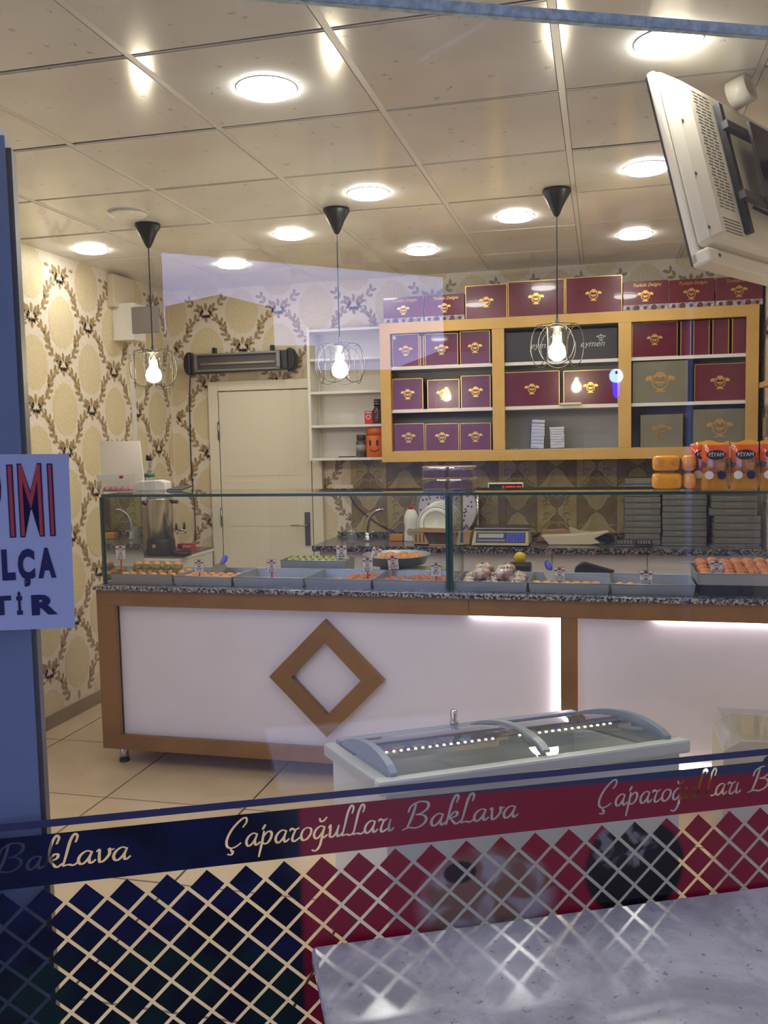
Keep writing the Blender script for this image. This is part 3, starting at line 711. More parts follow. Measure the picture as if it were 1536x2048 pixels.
# right of the partition
tray('shallow_tray', 'steel tray of clear bags right of the glass partition', -.655, -.325, Y0, Y1, TZ)
bag = mat('cloudy_bag', (212,196,186), .2, var=(22, (150,108,92), (.45, .62)), bump=(60, 1.0), coat=.6)
bl = ['front', 'middle', 'rear']; bcol = ['left', 'middle', 'right']
for k in range(13):
    mb = blob('b', None, .045, .043, .04, 14)
    mb.v = [(a+random.uniform(-.006,.006), b+random.uniform(-.006,.006), max(0, c+random.uniform(-.008,.008))) for a, b, c in mb.v]
    up_ = k >= 9; c_, r_ = ((k % 3), k//3) if not up_ else ((k-9) % 2 + .5, (k-9)//2 + .5)
    o = mb.build('pastry_bag', bag, None, True, loc=(-.59+.1*c_, Y0+.06+.095*r_, TZ+.0035+.048*up_ + .006*r_), rz=random.uniform(-.2,.2))
    tag(o, ('crinkled clear pastry bag in the tray right of the partition, %s row, %s' % (bl[int(r_)], bcol[int(c_)])) if not up_ else 'crinkled clear pastry bag on top of the heap, %s %s' % (['front', 'rear'][int(r_)], ['left', 'right'][int(c_)]), 'bag', 'clear pastry bags')
tray('shallow_tray', 'steel tray with one row of round orange rolls and a blue handled spatula', -.319, .029, Y0, Y1, TZ)
rol = MB().lathe([(.012, .0), (.021, .004), (.022, .02), (.016, .026), (.008, .0235), (.0, .024)], (0,0,0), 12)
pieces('round_roll', 'round orange roll beside the right spatula', 'round rolls', [(-.288+.0435*i, Y0+.03+.05*r, TZ+.0155, 0) for i in range(7) for r in range(2)], rol, M['bakl'])
tray('shallow_tray', 'steel tray of small flaky pastries left of the raised tray at the right end', .034, .384, Y0, Y1, TZ)
pieces('flaky_pastry', 'flaky golden pastry left of the raised tray', 'flaky pastries', [(.07+.046*i, Y0+.03+.046*r, TZ+.013, random.uniform(-.2,.2)) for i in range(7) for r in range(2)] + [(.075+.046*i, Y0+.12, TZ+.015, .1) for i in range(3)], blob('f', None, .022, .02, .022), M['bakl'])
rb = tag(B(.4, .9, Y0+.02, Y1, 0, .048).build('tray_riser', M['black'], None, loc=(0, 0, TZ)), 'black riser block under the tray at the right end of the case', 'riser')
tray('raised_tray', 'raised steel tray heaped with orange pastry squares at the right end', .388, .912, Y0, Y1, TZ+.0485, .05)
pieces('pastry_square', 'orange pastry square in the raised tray', 'pastry squares in the raised tray', [(.43+.0495*i, Y0+.035+.049*r, TZ+.0485+.02+.006*r + random.uniform(0,.012), random.uniform(-1,1)) for i in range(10) for r in range(6)], blob('s', None, .026, .026, .026, 8), M['pink'])
B(-.235, .235, -.13, .13, 0, .018).build('pastry_layer', M['pink'], None, loc=(.65, (Y0+Y1)/2, TZ+.0485+.0025)); tag(bpy.data.objects['pastry_layer.001'], 'lower pastry layer under the squares in the raised tray', 'pastry')

# price tags
def price(px, py0, py1, lines, label, y=Y0+.03, tilt=0, zb=None):
    P = atY(px, (py0+py1)/2, y); h = abs(atY(px, py0, y).z - atY(px, py1, y).z); w = h*.78
    zb = zb if zb is not None else TZ+.014
    t = thing('price_tag', label, 'price tag', (P.x, y, zb), 0, 'price tags in the glass case'); z = P.z - zb
    t.rotation_euler.y = 0
    s = B(-.004, .004, .0012, .0035, 0, z).build('stake', M['red'], t)
    c = B(-w/2, w/2, 0, .001, -h/2, h/2).build('card', M['card'], t, loc=(0, 0, z)); c.rotation_euler.y = tilt
    fr = MB()
    for a in ((-w/2, w/2, -h/2, -h/2+.0012), (-w/2, w/2, h/2-.0012, h/2), (-w/2, -w/2+.0012, -h/2, h/2), (w/2-.0012, w/2, -h/2, h/2)): fr.poly([(a[0], -.0003, a[2]), (a[1], -.0003, a[2]), (a[1], -.0003, a[3]), (a[0], -.0003, a[3])])
    fr.build('border', M['ink'], c, fix=False)
    put_crest(c, (0, -.0004, h*.17), w*.44, M['crest'], name='crest')
    MB().poly([(-w*.2, -.0004, h*.4), (w*.2, -.0004, h*.4), (w*.2, -.0004, h*.46), (-w*.2, -.0004, h*.46)]).build('header', M['red'], c, fix=False)
    for k, l in enumerate(lines): text(c, l, (0, -.0005, -h*.17 - h*.14*k), h*.15, M['ink'], sx=min(1.1, w*.9/(h*.15*.62*max(1, len(l)))), ext=.0001, offset=.02)
price(241, 1091, 1119, ['Fıstık', 'Burma', '80 TL'], 'price tag standing in the pistachio nests at the left end')
price(398, 1119, 1145, ['Sade Kadayıf', '60 TL'], 'price tag in the shredded pastry tray beside the left spatula')
price(543, 1119, 1145, ['Fındıklı', 'Baklava', '60 TL'], 'price tag in the half-empty tray of cream slices')
price(735, 1115, 1143, ['Havuç', 'Baklava', '80 TL'], 'price tag in the nearly empty tray in front of the round pan')
price(683, 1090, 1118, ['FISTIKLI', 'SARMA', '80 TL'], 'price tag at the right of the pistachio rolls in the deep tray', 4.335, 0, TZ+.05)
price(752, 1095, 1120, ['Künefe', '60 TL'], 'white tilted price tag standing in the round pan, left of the two there', 4.36, .25, TZ+.07)
price(786, 1111, 1139, ['FISTIKLI', 'KADAYIF', '80 TL'], 'slightly tilted price tag in front of the round pan, right of the two there', 4.23, -.1)
price(872, 1125, 1153, ['Midye', '80 TL'], 'price tag in the walnut pastry tray left of the partition')
price(1119, 1134, 1163, ['CEVİZLİ', 'SULTAN', '60 TL'], 'price tag in front of the right spatula')
price(1292, 1140, 1173, ['CEVİZLİ', 'DÜRÜM', '60 TL'], 'price tag in the tray of flaky pastries')
price(1433, 1120, 1151, ['CEVİZLİ', 'BAKLAVA', '60 TL'], 'price tag standing in the raised tray of orange squares', Y0+.05, 0, TZ+.075)

def spatula(p0, tip, label, flip=1):
    p0, tip = Vector(p0), Vector(tip); d = (tip-p0).normalized(); L = (tip-p0).length
    t = thing('spatula', label, 'spatula', p0)
    t.rotation_euler = d.to_track_quat('Z', 'Y').to_euler()
    MB().prism([(-.035,0,0), (.035,0,0), (.04,0,L*.4), (.02,0,L*.58), (-.02,0,L*.58), (-.04,0,L*.4)], (0,.002,0)).build('blade', M['dsteel'], t)
    MB().tube([(0,.001,L*.56), (0,.0,L*.66), (0,.0,L*.85), (0,0,L)], [.007, .012, .015, .011], 10).build('handle', M['blue'], t, True)
spatula((-1.9, 4.13, TZ+.03), atY(452, 1114, 4.3), 'steel spatula with a blue handle leaning in the shredded pastry tray')
spatula((-.21, 4.1, TZ+.03), atY(1093, 1124, 4.22), 'steel spatula with a blue handle in the tray of round rolls')
td = thing('tape_dispenser', 'black tape dispenser with a yellow tape roll behind the clear bags', 'tape dispenser', (-.4, 4.42, TZ))
P1 = atY(1040, 1136, 4.42); td.location.x = P1.x
B(-.055, .055, -.05, .05, 0, P1.z-TZ+.025).build('body', M['black'], td, bevel=.01)
MB().lathe([(.03, -.012), (.03, .012), (.0, .012)], (0,0,0), 20, axis='y').build('tape_roll', mat('yellow_tape', (214,186,40), .4), td, True, loc=(0, 0, P1.z-TZ+.05))
pk = MB(); pts = [atY(a, b, 4.5) for a, b in ((1148,1148), (1150,1136), (1160,1128), (1168,1125), (1195,1133), (1230,1143), (1222,1150))]
pk.prism([p for p in pts] , (0, .05, 0)); tag(pk.build('black_bag', mat('black_film', (34,36,34), .25, bump=(30, .8)), None, bevel=.006), 'folded black plastic bag behind the rolls tray', 'bag')
b_ = bpy.data.objects['black_bag']; lo = min(p.z for p in pts); b_.location.z = -(lo - TZ - .002) if False else 0
bs = tag(B(-.2, .22, -.03, .06, 0, lo-TZ-.002).build('steel_riser', M['trayin'], None, loc=(atY(1190,1140,4.5).x, 4.52, TZ)), 'low steel riser under the folded black bag', 'riser')

# things standing on the top glass
def box_px(pl, pt, pr, pb, Y): a, b = atY(pl, pb, Y), atY(pr, pt, Y); return a.x, b.x, a.z, b.z
bx = box_px(203, 947, 272, 984, 4.12); w_, h_ = bx[1]-bx[0], bx[3]-ZGT
cb = thing('clear_box', 'clear slope-topped acrylic box of pink wrapped sweets at the left end of the case', 'box', ((bx[0]+bx[1])/2, 4.13, ZGT))
a = w_/2
MB().prism([(-a,-.05,0), (a,-.05,0), (a,-.05,h_*.72), (a*.75,-.05,h_), (-a,-.05,h_)], (0,.1,0)).build('case', M['plastic'], cb)
B(-a+.003, a*.6, -.0515, -.0505, h_*.68, h_*.97).build('label_strip', M['card'], cb)
B(a*.3, a*.5, -.053, -.0516, h_*.76, h_*.9).build('red_mark', M['red'], cb)
pinkm = mat('pink_wrapper', (170,110,116), .35, var=(40, (120,72,80)), bump=(80, .8))
for k in range(9):
    o = blob('s', None, .022, .02, .026, 9).build('wrapped_sweet', pinkm, None, True, loc=(cb.location.x-a*.6+.034*(k % 4)+.008*(k//4), 4.105+.028*(k//4), ZGT+.005), rz=random.uniform(0,3))
    tag(o, 'pink wrapped sweet in the clear box, %s row, %s from left' % (['front', 'second', 'third'][k//4], NTH[k % 4]), 'sweet', 'wrapped sweets in the clear box')
wbd = MB(); q = [atY(204, 984, 4.24), atY(290, 984, 4.24), atY(279, 882, 4.26), atY(200, 882, 4.26)]
q[0].z = q[1].z = ZGT; wbd.prism(q, (0, .006, 0)); tag(wbd.build('white_board', M['white'], None), 'blank white board leaning upright behind the clear sweets box', 'board')
nb = thing('napkin_pack', 'white plastic pack of napkins lying on the case behind the cologne bottle', 'napkins', (atY(308, 975, 4.27).x, 4.26, ZGT))
mbn = MB().prism([(-.085,-.035,0), (.09,-.035,0), (.088,-.035,.045), (.05,-.035,.055), (-.06,-.035,.05), (-.088,-.035,.035)], (0,.07,0)); mbn.build('pack', mat('white_film', (224,224,220), .25, bump=(30,.7)), nb, bevel=.006)
cl = thing('cologne_bottle', 'clear bottle with a black cap and green band on the glass case', 'bottle', (atY(300, 980, 4.15).x, 4.15, ZGT)); hh = atY(300, 910, 4.15).z-ZGT
MB().lathe([(.024, 0), (.026, .004), (.026, hh*.5), (.017, hh*.62), (.014, hh*.84), (.0, hh*.84)], (0,0,0), 22).build('bottle', M['plastic'], cl, True)
MB().lathe([(.0265, hh*.4), (.0265, hh*.5)], (0,0,0), 22).build('green_band', mat('green_label', (40,110,90), .4), cl, True)
MB().lathe([(.0145, hh*.845), (.0145, hh), (.0, hh)], (0,0,0), 18).build('cap', M['black'], cl, True)
cp = tag(MB().prism([(0,0,.001), (.085,0,.001), (.13,.05,.02), (.05,.05,.02)], (0,0,.006)).build('card_pad', M['dgrey'], None, loc=(atY(333, 984, 4.2).x, 4.2, ZGT)), 'dark tilted card pad lying on the case right of the napkins', 'card pad')
# punnets of dark fruit sweets
pur = mat('dark_fruit', (66,26,42), .3, var=(40, (98,40,54)), bump=(60, .6), coat=.4)
for i, (l, r_) in enumerate(((848, 900), (900, 952))):
    for j in range(2):
        xa, xb = atY(l+2, 985, 4.15).x, atY(r_-2, 985, 4.15).x; H = .055
        t = thing('fruit_punnet', 'clear punnet of dark red fruit sweets, %s in the %s stack' % (('lower', 'upper')[j], ('left', 'right')[i]), 'punnet', ((xa+xb)/2, 4.15, ZGT+j*(H+.001)), 0, 'fruit punnets'); a = (xb-xa)/2
        B(-a, a, -.06, .06, 0, H-.004).build('tub', M['plastic'], t, bevel=.004)
        B(-a-.004, a+.004, -.064, .064, H-.0035, H).build('lid', M['plastic'], t)
        MB().prism([(-a+.004,-.055,.003), (a-.004,-.055,.003), (a-.006,-.055,H*.7), (0,-.055,H*.85), (-a+.006,-.055,H*.62)], (0,.11,0)).build('contents', pur, t, bevel=.004)
# orange loaves and sweet bags
orm = mat('orange_wrap', (240,166,36), .2, var=(14, (206,112,28), (.5, .68)), bump=(18, 1.0), coat=.7)
LB = ['upper left', 'lower left', 'upper right', 'lower right']
for k, (a, b, c, d) in enumerate(((1304, 921, 1360, 953), (1303, 951, 1364, 983), (1362, 920, 1392, 956), (1366, 956, 1392, 983))):
    x0, x1, z0_, z1_ = box_px(a, b, c, d, 4.1); z0_ = ZGT if k % 2 else ZGT+.078; z1_ = z0_+.072
    mb = MB(); n = 6; mb.box(x0, x1, 4.06, 4.15, z0_, z1_)
    o = mb.build('wrapped_loaf', orm, None, True); s_ = o.modifiers.new('s', 'SUBSURF'); s_.levels = s_.render_levels = 3; bv = o.modifiers.new('bevel', 'BEVEL'); bv.width = .018; bv.segments = 2
    o.modifiers.move(1, 0); tag(o, 'yellow-orange wrapped loaf left of the sweet bags, %s of the four' % LB[k], 'packet', 'orange wrapped loaves')
def sweet_bag(x0, x1, y, label, hz=.205):
    t = thing('sweet_bag', label, 'bag', ((x0+x1)/2, y, ZGT), 0, 'bags of sweets on the case'); a = (x1-x0)/2
    m1 = bpy.data.materials.get('sweet_bag_film')
    if not m1:
        m1 = mat('sweet_bag_film', (220,120,40), .15, coat=.8, bump=(25, .8)); nt = m1.node_tree; p = nt.nodes['Principled BSDF']; v = coords(nt)
        s = nt.nodes.new('ShaderNodeSeparateXYZ'); nt.links.new(v, s.inputs[0]); z = s.outputs[2]
        vo = nt.nodes.new('ShaderNodeTexVoronoi'); vo.inputs['Scale'].default_value = 32; nt.links.new(v, vo.inputs['Vector'])
        sc_ = nt.nodes.new('ShaderNodeSeparateColor'); nt.links.new(vo.outputs['Color'], sc_.inputs[0])
        sw = nmix(nt, sc_.outputs[0], lin((96,48,30)), lin((178,120,84))); sw = nmix(nt, sstep(nt, sc_.outputs[1], .6, .8), sw, lin((190,84,40)))
        sw = nmix(nt, sstep(nt, sc_.outputs[2], .8, .9), sw, lin((150,140,60)))
        c = nmix(nt, sstep(nt, z, .066, .07), lin((196,136,34)), sw); c = nmix(nt, sstep(nt, z, .13, .136), c, lin((228,88,26))); c = nmix(nt, sstep(nt, z, .188, .192), c, lin((238,166,30)))
        nt.links.new(c, p.inputs['Base Color'])
    mb = MB(); NX, NZ = 8, 10; vs = []; 
    for sd in (-1, 1):
        for j in range(NZ+1):
            for i in range(NX+1):
                u, v_ = i/NX, j/NZ; b = (sin(pi*u)**.5)*(sin(pi*min(1, v_*1.02+.02))**.6 if v_ < .99 else 0)*.028
                vs.append((-a + 2*a*u*(1), sd*(b+.0015), hz*v_ + (.006*sin(7*u+x0*30) if j == NZ else 0)))
    fs = []
    for sd in (0, 1):
        o = sd*(NX+1)*(NZ+1)
        for j in range(NZ):
            for i in range(NX): k = o+j*(NX+1)+i; fs.append((k, k+1, k+NX+2, k+NX+1))
    mb.add(vs, fs); mb.build('bag_film', m1, t, True, fix=False)
    e = MB().lathe([(1, 0), (0, 0)], (0,0,0), 24, axis='y'); e.v = [(p[0]*a*.72, -.0315, p[2]*.021+.148) for p in e.v]; e.f = e.f[:24]; e.m = e.m[:24]; e.build('badge', M['charcoal'], t, fix=False)
    text(t, 'PİYAM', (0, -.0322, .148), .023, M['card'], sx=a*1.2/(.023*3.1))
    for sx_, mt in ((-.5, M['card']), (.42, M['navy'])):
        e = MB(); e.disc((sx_*a, .062), .018, 14, -.0315); e.build('round_mark', mt, t, fix=False)
xs = [atY(p, 985, 4.05).x for p in (1384, 1402, 1457, 1459, 1516, 1518)]
sweet_bag(xs[0], xs[0]+.118, 4.14, 'bag of assorted sweets half hidden behind the first bag, leftmost', .2)
sweet_bag(xs[1]+.002, xs[2], 4.05, 'orange and clear bag of assorted sweets, first full bag from the left')
sweet_bag(xs[3]+.002, xs[4], 4.05, 'orange and clear bag of assorted sweets, second full bag from the left')
sweet_bag(xs[5]+.002, xs[5]+.12, 4.05, 'bag of assorted sweets cut by the right edge of the photo', .2)

# ---------------------------------------------------------------- back wall: door and heater
dr = struct('door_1', (-2.33, YB, 0)); dx = -2.33
B(-2.747-dx, -2.675-dx, -.045, -.001, 0, 2.035).build('door_frame', M['door'], dr, bevel=.004)
B(-1.978-dx, -1.905-dx, -.045, -.001, 0, 2.035).build('door_frame', M['door'], dr, bevel=.004)
B(-2.6745-dx, -1.9785-dx, -.045, -.001, 1.968, 2.035).build('door_frame', M['door'], dr, bevel=.004)
lf = B(-2.668-dx, -1.985-dx, -.04, -.004, .008, 1.96).build('door_leaf', M['door'], dr, bevel=.002)
for za, zb_ in ((.15, .42), (.46, .98), (1.0, 1.33), (1.36, 1.87)): B(-2.63-dx, -2.1-dx, -.0425, -.0401, za, zb_).build('leaf_panel', M['door'], lf, bevel=.002)
hx, hz0, hz1 = atY(615, 1060, 5.95).x-dx, atY(615, 1091, 5.95).z, atY(615, 1024, 5.95).z
hp = B(hx-.02, hx+.02, -.05, -.0405, hz0, hz1).build('handle_plate', M['dsteel'], dr, bevel=.004)
MB().tube([(hx, -.05, hz1-.09), (hx, -.085, hz1-.09), (hx-.03, -.092, hz1-.09), (hx-.11, -.088, hz1-.093)], [.009, .009, .008, .006], 10).build('lever', M['chrome'], hp, True)
for z in (.3, 1.0, 1.62): MB().lathe([(.008, z), (.008, z+.13)], (-2.671-dx, -.05, 0), 10).build('hinge', M['steel'], dr, True)
# heater
ht = thing('wall_heater', 'dark grey infrared wall heater with a mesh front above the white door', 'heater', (-2.48, YB, 2.165))
H0, H1, V0, V1 = -2.895+2.48, -2.055+2.48, -.085, .082
tilt = radians(1.2)
hm = MB().prism([(H0+.06, -.11, V0+.01), (H1-.06, -.11, V0+.02), (H1-.06, -.12, V1-.015), (H0+.06, -.12, V1-.03)], (0, .075, 0)); hm.build('body', M['dgrey'], ht, bevel=.008)
for x0_, x1_, s in ((H0, H0+.0605, 1), (H1-.0605, H1, -1)):
    xi = x1_ if s > 0 else x0_; mz, hz_ = (V0+V1)/2, (V1-V0)/2
    pts = [(xi - s*.0605*max(0.0, cos(a))**.6, -.05, mz+hz_*sin(a)) for a in [-pi/2+pi*k/12 for k in range(13)]]
    MB().prism(pts, (0, -.075, 0)).build('end_cap', M['black'], ht, bevel=.015)
B(H0+.12, H1-.12, -.122, -.1201, V0+.04, V1-.045).build('reflector', M['dsteel'], ht)
MB().lathe([(.009, H0+.14), (.009, H1-.14)], (0, -.132, -.012), 10, axis='x').build('heating_tube', mat('heating_tube', (190,176,150), .3), ht, True)
g = MB()
for k in range(48): x = H0+.12 + (H1-H0-.24)*k/47; g.tube([(x, -.146, V0+.035), (x, -.146, V1-.04)], .0007, 4)
for k in range(7): z = V0+.035 + .09*k/6; g.tube([(H0+.12, -.146, z), (H1-.12, -.146, z)], .0007, 4)
g.build('wire_guard', M['dsteel'], ht)['kind'] = 'stuff'
for a in ((H0+.1, H0+.125), (H1-.125, H1-.1)): B(a[0], a[1], -.15, -.121, V0+.03, V1-.035).build('guard_end', M['steel'], ht)
for z in (V0+.022, V1-.035): B(H0+.1, H1-.1, -.15, -.121, z, z+.012).build('guard_rail', M['steel'], ht)
for x in (H0+.2, H1-.2): B(x-.012, x+.012, -.034, -.002, -.02, .03 + V1).build('bracket', M['black'], ht)
cz = [atY(a, b, YB-.008) for a, b in ((384,730), (380,760), (380,850), (383,940), (388,1000), (391,1060), (392,1080))]
tag(MB().tube(spline(cz, 4), .004, 6).build('heater_cord', M['black'], None, True), 'black cord hanging down the wallpaper from the wall heater', 'cord')

# open white shelf left of the box shelf
ws = thing('open_shelf', 'open white wall shelf between the door and the box shelf', 'shelf', (-1.935, YB, 0)); ox = -1.935
WX1 = -1.40
ZS = [1.483, 1.705, 1.93, 2.15, 2.345]
B(0, .02, -.22, -.012, 1.465, 2.362).build('side_panel', M['white'], ws, bevel=.001)
B(.0205, WX1-ox, -.024, -.012, 1.465, 2.362).build('back_panel', M['white'], ws)
for z in ZS: B(.0205, WX1-ox, -.22, -.0245, z-.017, z).build('shelf_board', M['white'], ws, bevel=.001)
ys = YB-.14
def small(name, label, cat, px, py, zs, y=ys): P = atY(px, py, y); return thing(name, label, cat, (P.x, y, zs+.0005)), atY(px, py, y)
t, _ = small('red_tin', 'small red tin with a white lid on the open white shelf', 'tin', 739, 850, ZS[1]); h_ = atY(739, 822, ys).z-ZS[1]
B(-.028, .028, -.022, .022, 0, h_).build('tin', M['red'], t, bevel=.003)
rp_ = MB(); rp_.ribbon([(.014*cos(2*pi*k/16), h_*.55+.014*sin(2*pi*k/16)) for k in range(17)], .004, -.0225); rp_.ribbon([(-.02, h_*.88), (.02, h_*.88)], .006, -.0225); rp_.build('white_print', M['card'], t, fix=False)
t2_ = tag(MB().lathe([(.028, 0), (.028, .03), (.02, .055), (.0, .058)], (0,0,0), 16).build('white_bag_tip', M['card'], None, True, loc=(t.location.x+.03, YB-.08, ZS[1]+.0005)), 'small white pouch behind the red tin', 'pouch')
t2_.scale = (1.2, .8, 1.9)
t, _ = small('spice_bottle', 'dark bottle with a black and gold cap beside the red tin', 'bottle', 756, 850, ZS[1]); 
MB().lathe([(.036, 0), (.038, .01), (.036, .09), (.024, .11), (.022, .12), (.0, .12)], (0,0,0), 18).build('bottle', mat('brown_glass', (70,48,34), .15), t, True)
k_ = MB().lathe([(.026, .1205), (.026, .165), (.0, .165)], (0,0,0), 18).build('cap', M['black'], t, True)
for z in (.132, .15): MB().lathe([(.0265, z), (.0265, z+.004)], (0,0,0), 18).build('gold_ring', M['gold'], k_, True)
t, _ = small('coffee_jar', 'glass jar with a brown lid and grey label on the lowest open shelf', 'jar', 723, 912, ZS[0]); h_ = atY(723, 870, ys).z-ZS[0]
MB().lathe([(.034, 0), (.036, .005), (.036, h_*.66), (.028, h_*.76), (.0, h_*.76)], (0,0,0), 20).build('jar', mat('coffee_glass', (96,100,104), .12, var=(30, (60,58,56))), t, True)
MB().lathe([(.03, h_*.765), (.032, h_), (.0, h_)], (0,0,0), 20).build('lid', mat('brown_lid', (74,58,46), .4), t, True)
MB().lathe([(.0368, h_*.3), (.0368, h_*.56)], (0,0,0), 20).build('label', mat('silver_label', (150,146,132), .4), t, True)
t, _ = small('orange_canister', 'orange plastic canister with a simple smiling face on the lowest open shelf', 'canister', 754, 912, ZS[0]); h_ = atY(754, 855, ys).z-ZS[0]; om = mat('orange_plastic', (214,104,30), .35)
MB().lathe([(.068, 0), (.072, .01), (.072, h_*.7), (.066, h_*.74), (.0, h_*.74)], (0,0,0), 26).build('tub', om, t, True)
MB().lathe([(.069, h_*.745), (.07, h_*.98), (.06, h_), (.0, h_)], (0,0,0), 26).build('lid', om, t, True)
def on_cyl(pts, R): return [(R*sin(a), -R*cos(a), z) for a, z in pts]
fc = MB()
for a0 in (-.42, .3): fc.poly(on_cyl([(a0+.12*cos(2*pi*k/14), h_*.48+.022*sin(2*pi*k/14)) for k in range(14)], .0725))
mo = [(-.45+.9*k/10, h_*.27 - .016*sin(pi*k/10)) for k in range(11)]
fc.poly(on_cyl([(a, z+.004) for a, z in mo] + [(a, z-.004) for a, z in mo[::-1]], .0725)); fc.build('face_print', M['ink'], t, fix=False)
tag(MB().tube([(0,0,.004), (.12,.01,.004)], .0035, 8).build('pen', M['black'], None, True, loc=(atY(677, 912, ys).x, ys, ZS[0]+.0005)), 'dark pen lying on the lowest open white shelf', 'pen')

# ochre framed box shelf
YS = 5.65
bs_ = thing('box_shelf', 'wall shelf with ochre frame and three bays full of sweet boxes', 'shelf', (0, YS, 0))
SX0, SX1, SZ0, SZ1 = -1.396, .89, 1.452, 2.344
gf = M['gold_frame']
def mrail(x0, x1, x2, x3, za, zb_): return MB().prism([(x0, 0, za), (x1, 0, za), (x2, 0, zb_), (x3, 0, zb_)], (0, .03, 0))
fw = .068
mrail(SX0, SX1, SX1-fw, SX0+fw, SZ1, SZ1-fw).build('frame_rail', gf, bs_, bevel=.001)
mrail(SX0, SX1, SX1-fw, SX0+fw, SZ0, SZ0+fw).build('frame_rail', gf, bs_, bevel=.001)
for xo, xi in ((SX0, SX0+fw), (SX1, SX1-fw)): MB().prism([(xo, 0, SZ0), (xo, 0, SZ1), (xi, 0, SZ1-fw), (xi, 0, SZ0+fw)], (0, .03, 0)).build('frame_stile', gf, bs_, bevel=.001)
for a, b in ((-.672, -.596), (.094, .17)): B(a, b, .001, .03, SZ0+fw+.0005, SZ1-fw-.0005).build('frame_stile', gf, bs_, bevel=.001)
cg = mat('shelf_lining', (168,166,160), .4)
B(SX0, SX1, .335, .347, SZ0, SZ1).build('back_panel', cg, bs_)
for a in (SX0, SX1-.018): B(a, a+.018, .031, .3345, SZ0, SZ1).build('side_panel', gf, bs_)
for a in (-.643, .123): B(a, a+.018, .031, .3345, SZ0+.0005, SZ1-.0005).build('divider', M['white'], bs_)
B(SX0+.0185, SX1-.0185, .031, .3345, SZ1-.02, SZ1-.0005).build('top_board', cg, bs_)
B(SX0+.0185, SX1-.0185, .031, .3345, SZ0+fw-.02, SZ0+fw).build('base_board', M['white'], bs_)
BZ = (1.79, 2.066)
for a, b in ((SX0+.019, -.6435), (-.6245, .1225), (.1415, SX1-.0185)):
    for z in BZ: B(a, b, .006 if False else .031, .334, z-.02, z).build('shelf_board', M['whiteg'], bs_)
R3, R2, R1, RT = SZ0+fw+.0005, BZ[0]+.0005, BZ[1]+.0005, SZ1+.0005
def sweet_box(label, pl, pt, pr, z0, Y=5.69, depth=.2, m='maroon', trim='gold', cs=.055, cx=0, cz=0, lettering=None, strip=False, group=None, name='sweet_box', crest_m='gold', tri=True):
    yc = 0; x0 = atY(pl, pt+30, Y).x; x1 = atY(pr, pt+30, Y).x; z1 = atY((pl+pr)/2, pt, Y).z; H = z1-z0; a = (x1-x0)/2
    t = thing(name, label, 'box', ((x0+x1)/2, Y, z0), 0, group)
    B(-a, a, 0, depth, 0, H).build('carton', M[m], t, bevel=.002)
    if tri:
        e = MB(); w = .003
        for q in ((-a, a, H-w, H), (-a, a, 0, w*.6), (-a, -a+w, 0, H), (a-w, a, 0, H)): e.box(q[0]-.0004, q[1]+.0004, -.0012, .003, q[2], q[3]+.0002)
        e.build('gold_edge', M[trim], t)
    if cs: put_crest(t, (cx*a, -.0016, H*.5+cz), cs, M[crest_m])
    if strip:
        B(-a, a, -.0012, .0, 0, H*.2).build('photo_strip', M['photo'], t)
        for k in range(5): MB().lathe([(.012+.006*(k % 2), 0), (.0, .0005)], (0,0,0), 10, axis='y').build('printed_sweet', M['photo_d'], t, loc=(-a+.03+(2*a-.06)*k/4, -.0016, H*.09))
    if lettering: text(t, lettering[0], (lettering[2]*a, -.0018, lettering[3]*H), lettering[1], M[lettering[4]], shear=.35, ext=.0002)
    return t
M['photo'] = mat('photo_strip', (186,180,184), .4, var=(40, (130,116,120))); M['photo_d'] = mat('printed_sweet', (84,56,58), .4)
M['gold_l'] = mat('gold_print', (206,164,92), .35, .8); M['pgrey'] = mat('silver_print', (176,176,170), .35, .6)
TDL = ('Turkish Delight', .026, .05, .86, 'gold_l')
for i, (a, b, c, p) in enumerate(((767, 594, 847, 'leftmost, at the left end of the shelf top'), (849, 589, 929, 'second from the left on the shelf top'))):
    sweet_box('burgundy box with photo strip, ' + p, a, b, c, RT, 5.68, .16, strip=True, lettering=TDL, cs=.04, tri=False, crest_m='gold', name='delight_box')
sweet_box('tall maroon box with gold crest on the shelf top, left of the wide ones', 931, 570, 1014, RT, 5.68, .2, cs=.045)
sweet_box('wide maroon box with gold crest on the shelf top, left of the right pendant cord', 1016, 561, 1129, RT, 5.68, .2, cs=.048)
sweet_box('wide maroon box with gold crest on the shelf top, right of the right pendant cord', 1131, 553, 1244, RT, 5.68, .2, cs=.048)
for i, (a, b, c, p) in enumerate(((1246, 562, 1336, 'third from the right end of the shelf top'), (1337, 558, 1429, 'second from the right end of the shelf top'), (1431, 553, 1526, 'rightmost, partly under the television'))):
    sweet_box('burgundy box with photo strip, ' + p, a, b, c, RT, 5.68, .16, strip=True, lettering=TDL, cs=.046, tri=False, name='delight_box')
T_ = 'maroon box with gold crest in the '
for r, z0, rr in (('top row', R1, ((785, 669, 838), (850, 667, 916), (920, 662, 980))), ('middle row', R2, ((785, 757, 846), (855, 759, 919), (922, 751, 981))), ('bottom row', R3, ((786, 847, 849), (851, 847, 918), (920, 846, 982)))):
    for (a, b, c), pos in zip(rr, ('left', 'middle', 'right')):
        sweet_box(T_ + '%s of the left bay, %s of three' % (r, pos), a, b, c, z0, cs=.045, depth=.22)
